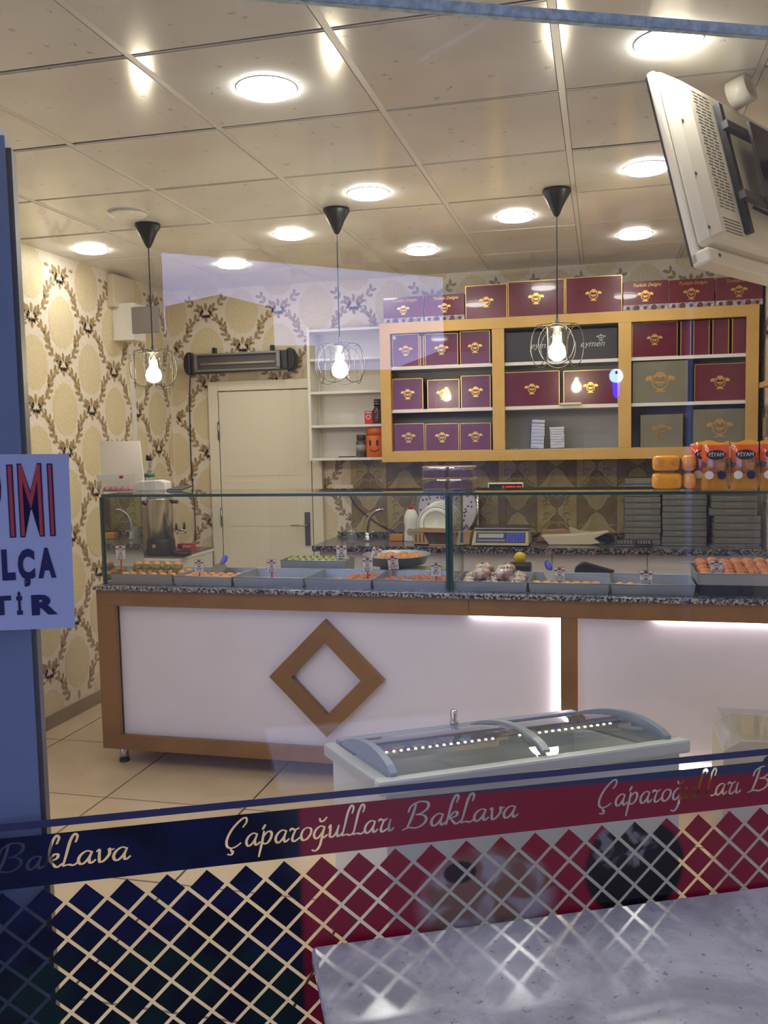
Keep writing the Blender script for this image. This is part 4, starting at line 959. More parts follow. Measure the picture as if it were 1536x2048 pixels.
def spine(label, pl, pr, pt, z0, m='maroon', Y=5.695):
    x0, x1 = atY(pl, pt+30, Y).x, atY(pr, pt+30, Y).x; H = atY(pl, pt, Y).z-z0; t = thing('upright_box', label, 'box', ((x0+x1)/2, Y, z0)); a = (x1-x0)/2
    B(-a, a, 0, .24, 0, H).build('carton', M[m], t, bevel=.002)
    for s in (-1, 1): B(min(s*a, s*(a-.004))-.0002, max(s*a, s*(a-.004))+.0002, -.001, .003, 0, H+.0004).build('gold_edge', M['gold'], t)
spine('narrow maroon box end between the left and middle boxes of the top row', 840, 848, 672, R1)
for k, (a, b, p) in enumerate(((1361, 1382, 'first'), (1387, 1419, 'second'), (1425, 1458, 'third'), (1464, 1495, 'fourth'))): spine('maroon box standing upright in the top row of the right bay, %s from the left' % p, a, b, 643-k*2, R1)
sweet_box('charcoal box with silver lettering behind the right pendant lamp, left of two', 1009, 663, 1121, R1, cs=0, m='charcoal', lettering=('eymen', .055, .35, .52, 'pgrey'), tri=False)
sweet_box('charcoal box with silver lettering right of the right pendant lamp', 1123, 657, 1235, R1, cs=0.0, m='charcoal', lettering=('eymen', .055, .1, .5, 'pgrey'), tri=False)
put_crest(bpy.data.objects['sweet_box.013'] if 'sweet_box.013' in bpy.data.objects else None, (.07, -.0016, .13), .028, M['pgrey'])
sweet_box('wide maroon box with gold crest, middle bay, left of two', 1009, 743, 1119, R2, cs=.045, cx=.0)
sweet_box('wide maroon box with gold crest, middle bay, right of two', 1127, 740, 1236, R2, cs=.045)
sweet_box('maroon box with a dull gold crest at the left of the right bay, top row', 1264, 644, 1355, R1, cs=.045, crest_m='gold_l')
sweet_box('large grey-green box with a big gold crest in the middle row of the right bay', 1265, 722, 1376, R2, cs=.085, m='olive', crest_m='gold_l', tri=False)
sweet_box('maroon box with gold crest beside the grey-green box in the right bay', 1389, 727, 1492, R2, cs=.055)
sweet_box('grey-green box with shiny gold crest, bottom row of the right bay, left of two', 1281, 829, 1366, R3, cs=.06, m='olive', tri=False, Y=5.70)
sweet_box('grey-green box with matt gold crest, bottom row of the right bay, right of two', 1387, 818, 1492, R3, cs=.075, m='olive', crest_m='gold_l', tri=False)
# foil packs and small things in the middle bay
for k, (a, b, c, tl, lb) in enumerate(((1060, 840, 1088, -.06, 'tall silver foil packet leaning in the empty middle bay'), (1100, 855, 1130, .03, 'shorter silver foil stack right of the tall packet in the middle bay'))):
    x0, x1 = atY(a, 880, 5.8).x, atY(c, 880, 5.8).x; H = atY(a, b, 5.8).z-R3; t = thing('foil_packet', lb, 'packet', ((x0+x1)/2, 5.8, R3+.003)); t.rotation_euler.y = -tl
    n = 8; w = (x1-x0)/2
    for j in range(n): B(-w+random.uniform(0,.003), w-random.uniform(0,.003), 0, .08, H*j/n+.0004, H*(j+1)/n-.0006).build('foil_tray', M['silver'], t, bevel=.002)
tag(B(-.04, .04, -.03, .03, 0, .012).build('small_tray', M['dsteel'], None, loc=(atY(1027, 893, 5.75).x, 5.75, R3)), 'small flat metal tray at the left of the empty middle bay', 'tray')
tag(B(-.06, .07, -.015, .015, 0, .014).build('white_holder', M['cream'], None, bevel=.004, loc=(atY(1140, 808, 5.665).x, 5.668, R2+.0)), 'small flat cream holder lying on the middle shelf edge', 'holder')

# ---------------------------------------------------------------- rear counter, wall tiles, things on it
YR = 5.45; ZR = .925
rc = thing('rear_counter', 'white rear counter cabinets below the wall tiles', 'cabinet', (0, YR, 0))
edges = [-1.79, -1.12, -.30, .26, XR-.006]
B(edges[0], edges[-1], .07, .53, .1, .885).build('carcass', M['whiteg'], rc)
for a, b in zip(edges[:-1], edges[1:]): B(a+.002, b-.002, .05, .0695, .12, .882).build('door', M['whiteg'], rc, bevel=.001)
B(edges[0], edges[-1], .1, .5, .0, .0995).build('plinth', M['dgrey'], rc)
rw = thing('rear_worktop', 'dark speckled granite worktop of the rear counter', 'worktop', (0, YR, .887))
B(-1.825, XR-.004, 0, .545, 0, .038).build('slab', M['granite_dark'], rw, bevel=.002)
zu = atY(900, 1066, 5.96).z-.887
B(-1.80, XR-.004, .525, .545, .0385, zu).build('upstand', M['granite_dark'], rw)
ta = struct('trim_1', (0, YB, 0))
M['tl'] = mat('tile_light', (184,168,112), .25, var=(16, (170,152,98)), bump=(20, .3)); M['td'] = mat('tile_dark', (140,124,84), .25, var=(16, (126,110,72)), bump=(20, .3)); M['tg'] = mat('tile_line', (196,184,140), .3)
TX = [atY(p, 1000, 5.985).x for p in (702, 1234)]; tw = (TX[1]-TX[0])/7; tz0 = zu+.8875; th = .292
pat = {}
for kind in (0, 1):
    mb = MB(); a, b = tw/2-.0012, th/2-.0012; c = (0, -.0085, 0); y = -.008
    q = [(-a,y,-b), (a,y,-b), (a,y,b), (-a,y,b)]
    for k in range(4):
        mb.add([q[k], q[(k+1) % 4], c], [(0,1,2)], 0 if (k % 2 == kind) else 1)
    bq = [(-a,0,-b), (a,0,-b), (a,0,b), (-a,0,b)]
    mb.add(q+bq, [(k, (k+1) % 4, 4+(k+1) % 4, 4+k) for k in range(4)], 1)
    for sx in (-1, 1):
        for sz in (-1, 1):
            for (u, v_, r_, m_) in ((.5, .2, .022, 1), (.2, .62, .02, 0), (.78, .7, .016, 0), (.62, .42, .012, 1)):
                cx_, cz_ = sx*a*u, sz*b*v_
                mb.ribbon([(cx_+r_*cos(t), cz_+r_*sin(t)*.8) for t in [pi*.2*k for k in range(8)]], [.002, .006, .009, .009, .008, .006, .004, .002], -.0092, m_)
            mb.ribbon(spline([(sx*a*.05, sz*b*.1, 0), (sx*a*.35, sz*b*.3, 0), (sx*a*.5, sz*b*.7, 0), (sx*a*.95, sz*b*.95, 0)], 4), .005, -.009, 2)
    pat[kind] = mb.mesh('wall_tile', [M['tl'], M['td'], M['tg']], fix=False)
for r in range(2):
    for i in range(-3, 9):
        x = TX[0]+tw*(i+.5)
        if x-tw/2 < -1.96 or x+tw/2 > XR: continue
        if r == 0 and x < -1.9: continue
        o = bpy.data.objects.new('wall_tile', pat[(i+r) % 2]); COL.objects.link(o); o.parent = ta; o.location = (x, -.001, tz0+th*(r+.5)); o.scale = (1, 1, 1 if r == 0 else .98)
# socket and cable, tap, sink things
so = thing('wall_socket', 'white double wall socket with a black plug on the patterned tiles', 'socket', (atY(690, 978, 5.98).x, YB-.0095, atY(690, 978, 5.98).z))
B(-.075, .06, -.012, 0, -.03, .03).build('plate', M['card'], so, bevel=.004)
MB().lathe([(.024, -.012), (.024, -.04), (.016, -.05), (.0, -.05)], (.03,0,-.02), 16, axis='y').build('plug', M['black'], so, True)
cz = [atY(a, b, YB-.02) for a, b in ((703, 992), (712, 1012), (735, 1032), (760, 1050), (790, 1064))] ; cz[0].y = YB-.06
tag(MB().tube(spline(cz, 5), .004, 6).build('plug_cord', M['black'], None, True), 'black cord running across the tiles from the socket plug', 'cord')
Yt = 5.72
fa = thing('sink_tap', 'curved chrome sink tap on the rear counter', 'tap', (atY(735, 1070, Yt).x, Yt, ZR+.0005)); bx0 = fa.location
tp = [atY(a, b, Yt) - bx0 for a, b in ((736, 1075), (735, 1055), (739, 1036), (748, 1025), (758, 1020), (767, 1019))]
MB().lathe([(.026, 0), (.026, .012), (.018, .02), (.018, .06), (.0, .06)], (0,0,0), 16).build('base', M['chrome'], fa, True)
MB().tube([Vector((0,0,.05))] + spline(tp, 5), .0115, 10).build('spout', M['chrome'], fa, True)
MB().tube([(.0,0,.05), (.05,-.01,.065)], .006, 8).build('lever', M['chrome'], fa, True)
def bottle(x, y, z, label):
    t = thing('detergent_bottle', label, 'bottle', (x, y, z)); wm = M['card']
    mb = MB().lathe([(.044, 0), (.046, .005), (.046, .03), (.04, .085), (.044, .13), (.044, .165), (.03, .2), (.018, .212), (.0, .212)], (0,0,0), 24, sx=1.1, sy=.7); mb.build('bottle', wm, t, True)
    MB().lathe([(.016, .2125), (.015, .235), (.008, .242), (.0, .242)], (0,0,0), 16).build('cap', M['red'], t, True)
    e = MB(); e.disc((0, .065), .024, 16, -.0335); e.build('label', mat('grey_label', (150,156,150), .4), t, fix=False)
bottle(atY(823, 1080, 5.75).x, 5.75, ZR+.0005, 'white detergent bottle with a red cap beside the dish rack')
tag(B(-.045, .045, -.03, .03, 0, .045).build('sponge', mat('sponge', (188,128,50), .9, bump=(90, .8)), None, bevel=.006, loc=(atY(794, 1080, 5.76).x, 5.76, ZR+.0005)), 'orange-brown sponge beside the tap', 'sponge')
jg = thing('glass_tumbler', 'clear glass tumbler beside the tap on the rear counter', 'glass', (atY(704, 1090, 5.62).x, 5.62, ZR+.0005))
MB().lathe([(.026, 0), (.03, .003), (.032, .1), (.03, .1), (.027, .005)], (0,0,0), 20).build('tumbler', M['plastic'], jg, True)
# dish rack with plates
ra = thing('dish_rack', 'beige plastic dish rack holding plates behind the glass partition', 'dish rack', (atY(888, 1090, 5.62).x, 5.62, ZR+.0005)); tan = mat('beige_plastic', (176,142,92), .4)
B(-.174, .174, -.1, .14, .0, .008).build('base', tan, ra)
B(-.165, .165, -.088, -.083, .0086, .086).build('shade_sheet', mat('rack_shade', (74,58,42), .6), ra)  # dark sheet standing for the shaded rack inside, hides the lower plates
for s in (-1, 1):
    MB().prism([(s*.175,-.1,.0), (s*.19,-.1,.1), (s*.12,-.1,.095), (s*.075,-.1,.0)], (0,.006,0)).build('front_leg', tan, ra)
    B(min(s*.18, s*.175), max(s*.18, s*.175), -.094, .14, .0085, .08).build('side_wall', tan, ra)
MB().prism([(-.2,-.104,.1), (-.12,-.104,.113), (0,-.104,.11), (.12,-.104,.104), (.19,-.104,.092), (.19,-.104,.08), (-.2,-.104,.085)], (0,.012,0)).build('rim', tan, ra)
for k in range(3): B(-.165+.025*k, -.158+.025*k, -.1008, -.0999, .02, .07).build('slot', M['ink'], ra)
porc = mat('porcelain', (226,226,214), .15)
for k in range(4):
    t = thing('plate', 'white dinner plate standing in the dish rack, %s from the front' % ('first', 'second', 'third', 'fourth')[k], 'plate', (atY(874+2*k, 1060, 5.6).x, 5.575+.03*k, ZR+.131+.004*k), 0, 'white plates in the dish rack'); t.rotation_euler = (radians(80), 0, 0); r = .118+.004*k
    MB().lathe([(.001, .0), (r*.55, .0), (r*.66, .012), (r, .02), (r, .023), (r*.64, .016), (r*.54, .004), (.001, .004)], (0,0,0), 40).build('dish', porc, t, True)
    e = MB(); n = 40
    for r0, z_ in ((r*.64, .0172), (r*.9, .0226)): e.add([(r_*cos(2*pi*q/n), r_*sin(2*pi*q/n), z_) for r_ in (r0, r0+.006) for q in range(n)], [(q, (q+1) % n, n+(q+1) % n, n+q) for q in range(n)])
    e.build('ring_line', mat('plate_line', (150,150,140), .3) if 'plate_line' not in bpy.data.materials else bpy.data.materials['plate_line'], t, fix=False)
pt = thing('spotted_tray', 'large round white tray with purple flowers and dots behind the plates', 'tray', (atY(893, 1040, 5.82).x, 5.85, ZR+.206)); pt.rotation_euler = (radians(80), 0, 0)
MB().lathe([(.001, 0), (.19, .0), (.2, .008), (.2, .012), (.188, .004), (.001, .004)], (0,0,0), 48).build('tray', mat('lilac_white', (206,202,214), .3), pt, True)
dots = MB(); random.seed(3)
for k in range(90):
    a, r_ = random.uniform(0, 2*pi), .18*sqrt(random.random()); big = k % 8 == 0
    for j in range(4 if big else 1):
        cx_, cy_ = r_*cos(a)+(.011*cos(j*1.7) if big else 0), r_*sin(a)+(.011*sin(j*1.7) if big else 0)
        dots.poly([(cx_+.0075*cos(2*pi*q/8), cy_+.0075*sin(2*pi*q/8), .0046) for q in range(8)])
dots.build('flower_print', mat('purple_print', (62,50,92), .4), pt, fix=False)
MB().tube([(.2*cos(a), .2*sin(a), .012) for a in [2*pi*k/48 for k in range(48)]], .005, 6, True).build('rim', M['steel'], pt, True)
# scale
scx = atY(1004, 1080, 5.6).x; sl = thing('shop_scale', 'cream shop scale with blue keypad and red digits on a pole', 'scale', (scx, 5.62, ZR+.0005))
MB().prism([(-.175,-.15,.012), (.175,-.15,.012), (.17,-.09,.095), (-.165,-.09,.095)], (0,.0,0)).build('face', M['cream'], sl)
MB().prism([(-.175,-.15,.01), (.175,-.15,.01), (.175,.12,.01), (-.175,.12,.01)], (0,0,.0)).xf(Matrix()).build('underside', M['cream'], sl)
body = MB().add([(-.175,-.149,.01), (.175,-.149,.01), (.168,-.088,.094), (-.165,-.088,.094), (-.175,.12,.01), (.175,.12,.01), (.168,.12,.094), (-.165,.12,.094)], [(0,1,2,3), (4,7,6,5), (0,4,5,1), (3,2,6,7), (0,3,7,4), (1,5,6,2)]); body.build('body', M['cream'], sl)
def face(u0, u1, v0, v1, e=.0016): # u across, v up the sloping front
    f = lambda u, v_: (u, -.15+.061*v_ - e, .011+.084*v_ + e*.7)
    return MB().prism([f(u0, v0), f(u1, v0), f(u1, v1), f(u0, v1)], (0, -.001, .0007))
face(-.15, .155, .16, .86).build('panel', M['navy'], sl); face(-.135, .02, .48, .76, .003).build('display', mat('lcd', (150,154,150), .3), sl); face(-.14, .03, .24, .36, .003).build('legend', mat('grey_legend', (110,116,128), .4), sl)
kb = thing
for i in range(6):
    for j in range(4): face(.04+.018*i, .054+.018*i, .22+.15*j, .33+.15*j, .003).build('key', M['blue'], sl)
B(-.165, .18, -.1, .13, .1, .112).build('weighing_plate', M['steel'], sl, bevel=.003)
for x in (-.13, .13): B(x-.02, x+.02, 0, .04, .0945, .0995).build('plate_support', M['black'], sl)
plx = atY(955, 1000, 5.7).x - scx; zp = atY(1010, 975, 5.7).z-ZR
MB().tube([(plx, .085, .05), (plx, .085, zp-.03)], .01, 10).build('pole', M['chrome'], sl, True)
MB().tube([(plx, .085, zp-.04), (plx+.06, .085, zp-.03)], .01, 8).build('pole_arm', M['cream'], sl)
x0 = atY(976, 975, 5.7).x-scx; x1 = atY(1047, 975, 5.7).x-scx
dh = B(x0, x1, .07, .1, zp-.045, zp+.032).build('display_head', M['cream'], sl, bevel=.006)
B(x0+.008, x1-.008, .0685, .0699, zp-.03, zp+.022).build('display_window', M['black'], sl)
text(sl, '0.000', (x0*.45+x1*.55, .068, zp-.002), .03, M['led_red'], 'red_digits', ext=.0002); text(sl, '0.00', (x1-.04, .068, zp-.002), .03, M['led_red'], 'red_digits', ext=.0002)
# paper bags
pb = mat('paper_bag', (206,196,168), .7, bump=(30, .6)); pbk = mat('kraft_paper', (158,124,88), .7, bump=(30, .6))
def pile(name, label, pxs, Y, d, m, zoff=0, base=None):
    pts = [atY(a, b, Y) for a, b in pxs]; lo = min(p.z for p in pts); mb = MB().prism(pts, (0, d, .0)); o = mb.build(name, m, None, bevel=.004)
    o.location.z = (base if base is not None else ZR+.0005) - lo; tag(o, label, 'bag')
pile('paper_bag', 'white flattened paper bag at the front of the bag pile', ((1083, 1086), (1098, 1104), (1180, 1104), (1200, 1101), (1188, 1092), (1218, 1078), (1150, 1084)), 5.6, .1, pb)
pile('paper_bag', 'brown kraft paper bag at the back of the bag pile', ((1070, 1088), (1086, 1064), (1130, 1062), (1142, 1070), (1140, 1084)), 5.74, .05, pbk)
pile('paper_bag', 'white rolled paper bag with a dark open end on the bag pile', ((1136, 1084), (1139, 1056), (1160, 1064), (1195, 1068), (1195, 1076), (1150, 1083)), 5.83, .05, pb)
pile('paper_bag', 'black crumpled bag at the right of the bag pile', ((1186, 1090), (1210, 1080), (1222, 1082), (1232, 1095), (1215, 1098)), 5.72, .03, M['black'])
def gadget(label, pl, pt, pr, Y, m, keys):
    x0, x1 = atY(pl, pt, Y).x, atY(pr, pt, Y).x; t = thing('calculator', label, 'calculator', ((x0+x1)/2, Y, ZR+.0005)); a = (x1-x0)/2
    MB().add([(-a,-.05,0), (a,-.05,0), (a,-.05,.012), (-a,-.05,.012), (-a,.06,0), (a,.06,0), (a,.06,.035), (-a,.06,.035)], [(0,1,2,3), (4,7,6,5), (0,4,5,1), (3,2,6,7), (0,3,7,4), (1,5,6,2)]).build('body', m, t, bevel=.003)
    for i in range(5):
        for j in range(3): B(-a*.8+a*.33*i, -a*.8+a*.33*i+a*.22, -.03+.022*j, -.015+.022*j, .02+.0045*j, .026+.0045*j).build('key', M['greyprint'], t)
    B(-a*.8, a*.8, .036, .052, .033, .0365).build('screen', M['ink'], t)
gadget('white framed calculator on the rear counter left of the card reader', 1231, 1090, 1269, 5.56, M['dsteel'], 1)
gadget('black card reader in front of the left stack of grey boxes', 1272, 1090, 1304, 5.56, M['black'], 1)
# stacks of flat grey boxes
def flat_box(w, d, h):
    t = thing('pastry_box', 'x', 'box', (0,0,0), 0, 'flat grey pastry boxes')
    B(-w/2+.004, w/2-.004, .004, d-.004, 0, h*.98).build('carton', M['greybox'], t, bevel=.0015)
    B(-w/2-.0015, w/2+.0015, -.0015, d+.0015, h*.12, h).build('lid', M['greybox'], t, bevel=.0015)
    e = MB()
    for k in range(3): e.disc((-.03+.03*k, h*.7), .016, 10, -.0022, sz=.35)
    e.build('print', M['greyprint'], t, fix=False); return t
def stack(nm, pl, pr, Y, levels, zb=ZR+.0005):
    for k, (pyt, dl, dr_) in enumerate(levels):
        x0, x1 = atY(pl+dl, pyt, Y).x, atY(pr+dr_, pyt, Y).x; zt = atY((pl+pr)/2, pyt, Y).z
        t = flat_box(x1-x0-.004, .26, zt-zb-.0006); t.location = ((x0+x1)/2, Y, zb); zb = zt
        t['label'] = 'flat grey pastry box, %s from the bottom of the %s stack' % (ORD[k], nm); 
stack('left', 1249, 1321, 5.62, [(1080-12.3*k, random.uniform(-1, 1), random.uniform(-1, 1)) for k in range(11)])
stack('middle', 1324, 1413, 5.6, [(1087 - (12.4*k), (-1 if k < 2 else 1)+random.uniform(-.6,.6), random.uniform(-1, 1)) for k in range(10)])
stack('right', 1424, 1522, 5.52, [(1093, 0, 2), (1089-.5, 4, -4), (1076, 4, 0), (1061, 4, -1), (1047, 4, 0), (1032, 5, 0), (1018, -4, -8), (1004, 0, -8), (991, 0, -8), (978, 1, -8)])

# ---------------------------------------------------------------- left corner: side counter, urn, wall box
sc_ = thing('side_counter', 'low white side counter with a dark top in the left corner', 'cabinet', (-2.9, 5.62, 0))
B(-.146, .155, -.225, .315, .0, .82).build('carcass', M['whiteg'], sc_)
B(-.147, .165, -.24, .32, .8205, .838).build('edge_board', M['card'], sc_, bevel=.001)
B(-.145, .158, -.232, .318, .8385, .85).build('top_slab', mat('dark_top', (104,96,86), .25), sc_)
B(.1552, .1565, -.2, -.16, .76, .785).build('vent_hole', M['black'], sc_)
ZU = .8505
ur = thing('tea_urn', 'tall steel tea urn with a black base and two taps on the side counter', 'tea urn', (-2.92, 5.5, ZU))
uh = atY(300, 992, 5.5).z-ZU
MB().lathe([(.098, 0), (.1, .01), (.094, .1), (.09, .112), (.0, .112)], (0,0,0), 32).build('base', M['black'], ur, True)
MB().lathe([(.088, .1125), (.088, uh*.93), (.092, uh*.94), (.092, uh*.96), (.0, uh*.96)], (0,0,0), 36).build('tank', M['urn'], ur, True)
MB().lathe([(.09, uh*.9605), (.08, uh*.985), (.02, uh), (.0, uh)], (0,0,0), 30).build('lid', M['steel'], ur, True)
for s in (-1,): MB().tube([(-.085,-.03,uh*.86), (-.1,-.06,uh*.9), (-.06,-.1,uh*.92)], .01, 8).build('handle', M['black'], ur, True)
gt = [(.12, -.0, uh*.9), (.12, -.0, .17)]
MB().tube(gt, .008, 10).build('gauge_tube', M['plastic'], ur, True)
MB().tube([(.085, .0, uh*.9), (.135, .0, uh*.9)], .012, 10).build('gauge_top', M['black'], ur, True)
for dx_, dy_ in ((.135, -.02), (.17, .02)):
    MB().tube([(.08, dy_, .165), (dx_, dy_*1.2, .165), (dx_+.005, dy_*1.2, .14)], .008, 8).build('tap', M['chrome'], ur, True)
    MB().tube([(dx_-.005, dy_*1.2, .172), (dx_-.005, dy_*1.2, .215)], [.011, .006], 8).build('tap_lever', M['black'], ur, True)
MB().lathe([(.012, -.1), (.012, -.106), (.006, -.106), (.006, -.1)], (.0, .0, .068), 20, axis='y').build('dial', mat('dial_yellow', (190,186,70), .4), ur, True)
dt_ = thing('drip_tray', 'round black drip tray under the urn taps', 'drip tray', (-2.742, 5.46, ZU)); MB().lathe([(.06, 0), (.066, .03), (.06, .03), (.055, .02), (.0, .02)], (0,0,0), 24).build('tray', M['black'], dt_, True)
rbx = thing('tea_box', 'small red and white box on the side counter right of the urn', 'box', (-2.84, 5.72, ZU))
B(-.058, .058, -.03, .03, 0, .05).build('carton', M['red'], rbx, bevel=.001)
B(-.0582, .0582, -.0305, -.0301, .002, .008).build('white_band', M['card'], rbx); e = MB(); e.disc((-.035, .028), .012, 14, -.0308); e.build('round_mark', M['navy'], rbx, fix=False)
B(-.02, .05, -.031, -.0302, .024, .042).build('print', mat('pink_print', (226,150,150), .4), rbx)
cx1, cy1 = atX(262, 640, XL).y, 0
wbx = thing('wall_box', 'grey fronted white box fixed high on the left wallpaper wall', 'wall box', (XL, 5.25, 2.36))
zA, zB = atY(290, 612, 5.2).z-2.36, atY(290, 668, 5.2).z-2.36
B(.001, .15, -.03, .12, zB-.03, zA+.03).build('housing', M['white'], wbx, bevel=.004)
xA, xB = atY(264, 640, 5.2).x-XL, atY(316, 640, 5.2).x-XL
B(max(.006, xA), xB, -.055, -.031, zB+.006, zA-.004).build('grey_front', M['dgrey'] if False else mat('grey_door', (120,112,106), .4), wbx, bevel=.002)
pd = tag(B(XL+.001, XL+.016, 5.41, 5.45, .86, 2.2).build('cable_duct', M['white'], None, bevel=.002), 'thin white cable duct running up the left wallpaper wall', 'duct')
pd2 = tag(B(XL+.001, XL+.05, 5.17, 5.42, 2.475, 2.68).build('duct_cover', mat('duct_cover', (206,192,164), .5), None, bevel=.003), 'pale cover board above the grey wall box', 'cover')

# right wall rack
rk = thing('wall_rack', 'small wooden rack with hanging packets at the right wall beside the box shelf', 'rack', (XR, 5.3, 1.55))
B(-.06, -.001, -.2, .2, .3, .33).build('rack_board', M['gold_frame'], rk); B(-.012, -.001, -.2, .2, .0, .2995).build('rack_back', mat('rack_back', (150,124,92), .5), rk)
for k, (c, z) in enumerate((((120,112,130), .18), ((190,182,170), .06), ((140,118,96), .02))):
    o = B(-.03-.012*k, -.014-.012*k, -.15+.09*k, -.07+.09*k, z, z+.11).build('hanging_packet', mat('packet%d' % k, c, .4, bump=(40, .5)), rk, bevel=.004)

# ---------------------------------------------------------------- chest freezer
A0 = atZ(757, 1565, .75); fa_ = radians(31.04)
fz = thing('chest_freezer', 'white chest freezer with curved glass sliding lids between the window and the counter', 'freezer', (A0.x, A0.y, 0), fa_)
FL, FD, ZN, ZF = .913, .6, .75, .655
fzw = mat('freezer_white', (206,214,206), .3); fzg = mat('freezer_rim', (176,182,178), .35); fzb = mat('freezer_blue_grey', (128,142,158), .35)
def zr(y): return ZN + (ZF-ZN)*y/FD
def fprism(x0, x1, y0, y1, dz0, dz1, fl=None):
    v = []
    for x in (x0, x1):
        for y in (y0, y1):
            for d in (dz0, dz1): v.append((x, y, (fl if (fl is not None and d == dz0) else zr(y)+d)))
    return MB().add(v, [(0,1,3,2), (4,6,7,5), (0,4,5,1), (2,3,7,6), (0,2,6,4), (1,5,7,3)])
fprism(.025, FL-.025, .02, .06, -.4, -.0405, .06).build('front_wall', fzw, fz)
fprism(.025, FL-.025, FD-.06, FD-.02, -.4, -.0405, .06).build('back_wall', fzw, fz)
fprism(.025, .065, .0605, FD-.0605, -.4, -.0405, .06).build('end_wall', fzw, fz)
fprism(FL-.065, FL-.025, .0605, FD-.0605, -.4, -.0405, .06).build('end_wall', fzw, fz)
B(.066, FL-.066, .061, FD-.061, .06, .38).build('basin_floor', mat('freezer_inner', (150,148,132), .5), fz)
for x in (.08, FL-.12):
    for y in (.06, FD-.12): B(x, x+.04, y, y+.04, 0, .0595).build('foot', M['black'], fz)
fprism(0, FL, 0, .05, -.04, 0).build('rim', fzw, fz, bevel=.008)
fprism(0, .04, .0505, FD, -.04, -.001).build('rim', fzg, fz, bevel=.006)
fprism(FL-.04, FL, .0505, FD, -.04, -.001).build('rim', fzg, fz, bevel=.006)
fprism(.0405, FL-.0405, FD-.05, FD, -.04, .012).build('back_rail', fzb, fz, bevel=.006)
def arch(y): s = max(0.0, min(1.0, (y-.035)/(FD-.1))); return .003 + .042*sin(pi*s**.85)**.8 * (1 if s < .5 else 1)
YY = [.035 + (FD-.1)*k/16 for k in range(17)]
for x in (.042, FL-.062):
    pts = [(x, y, zr(y)+.0005) for y in (YY[0], YY[-1])][::-1] + [(x, y, zr(y)+arch(y)+.007) for y in YY]
    MB().prism(pts, (.02, 0, 0)).build('end_cheek', fzb, fz)
def lid(x0, x1, dz):
    mb = MB(); up = [(y, zr(y)+arch(y)+dz) for y in YY]
    for q in range(16):
        (a, b), (c, d) = up[q], up[q+1]
        mb.add([(x0, a, b), (x1, a, b), (x1, c, d), (x0, c, d)], [(0,1,2,3)])
    return mb
lg = glassmat('freezer_glass', (.86, .88, .87), .075, gl=(.95, .97, 1))
lid(.063, FL*.54, .004).build('glass_lid', lg, fz, True, fix=False); lid(FL*.5, FL-.063, -.004).build('glass_lid', lg, fz, True, fix=False)
def strap(x, w, dz):
    mb = MB(); 
    for q in range(16):
        y0, y1 = YY[q], YY[q+1]; za, zb_ = zr(y0)+arch(y0)+dz, zr(y1)+arch(y1)+dz
        mb.prism([(x, y0, za), (x+w, y0, za), (x+w, y1, zb_), (x, y1, zb_)], (0, 0, .008))
    return mb
strap(FL*.54-.022, .022, .006).build('lid_frame', mat('lid_frame', (150,160,164), .3), fz)
lk = MB().lathe([(.014, 0), (.014, .02), (.011, .022), (.013, .05), (.009, .055), (.0, .055)], (0,0,0), 16).build('lock', M['chrome'], fz, True, loc=(FL*.47, FD-.03, zr(FD)+.013))
for k in range(34):  # glowing beads stand in for LED dots reflected in the lids
    if k in (16, 17, 18): continue
    if k == 0: l0 = MB().box(-.003, .003, -.003, .003, -.002, .002).build('reflected_dot', emis('reflected_dot_glow', (255,250,240), 6), fz, loc=(.1, FD*.42, zr(FD*.42)+.02))
    else: inst(l0, fz, (.1+.0215*k, FD*.42, zr(FD*.42)+.02))
MB().tube([(.066, FD*.42+.004, zr(FD*.42)+.022), (FL-.066, FD*.42+.004, zr(FD*.42)+.022)], .003, 6).build('dot_rail', M['dsteel'], fz)
for k, (x, y, c) in enumerate(((.2, .25, (150,140,110)), (.42, .3, (120,124,120)), (.65, .22, (160,150,120)))):
    o = B(-.08, .08, -.07, .07, 0, .12).build('ice_cream_tub', mat('tub%d' % k, c, .4), None, bevel=.01)
    R_ = Matrix.Rotation(fa_, 4, 'Z'); o.location = Vector((A0.x, A0.y, .3815)) + R_ @ Vector((x, y, 0)); o.rotation_euler.z = fa_
    tag(o, 'dull tub lying inside the glass-topped freezer, %s of three' % ('left', 'middle', 'right')[k], 'tub')

# ---------------------------------------------------------------- stand with wrapped trays at the right edge
q = atY(1447, 1466, 2.75); sx0 = q.x
sd = thing('display_stand', 'low white stand under a wrapped box at the right edge beside the freezer', 'stand', (sx0, 2.75, 0))
B(-.0, XR-.01-sx0, -.0, .3, .0, .5).build('crate', mat('stand_white', (200,196,184), .4), sd, bevel=.005)
wb1 = thing('wrapped_box', 'clear wrapped pale box with a dark label on the stand at the right edge', 'box', (sx0, 2.75, .5005)); hh = q.z-.5005
cbm = mat('pale_carton', (206,196,166), .5)
MB().prism([(0,0,0), (XR-.012-sx0,0,0), (XR-.012-sx0,0,hh-.02), (.05,0,hh-.02), (0,0,hh-.055)], (0,.28,0)).build('carton', cbm, wb1, bevel=.003)
MB().prism([(0,-.001,hh-.05), (.05,-.001,hh-.017), (XR-.012-sx0,-.001,hh-.017), (XR-.012-sx0,-.001,hh), (.012,-.001,hh)], (0,.26,0)).build('film', M['plastic'], wb1)
MB().lathe([(.09, -.0025), (.09, -.0015), (.0, -.0015)], (.2, 0, hh*.62), 22, axis='y', sy=.42).build('dark_label', mat('green_label_dark', (34,52,48), .4), wb1)
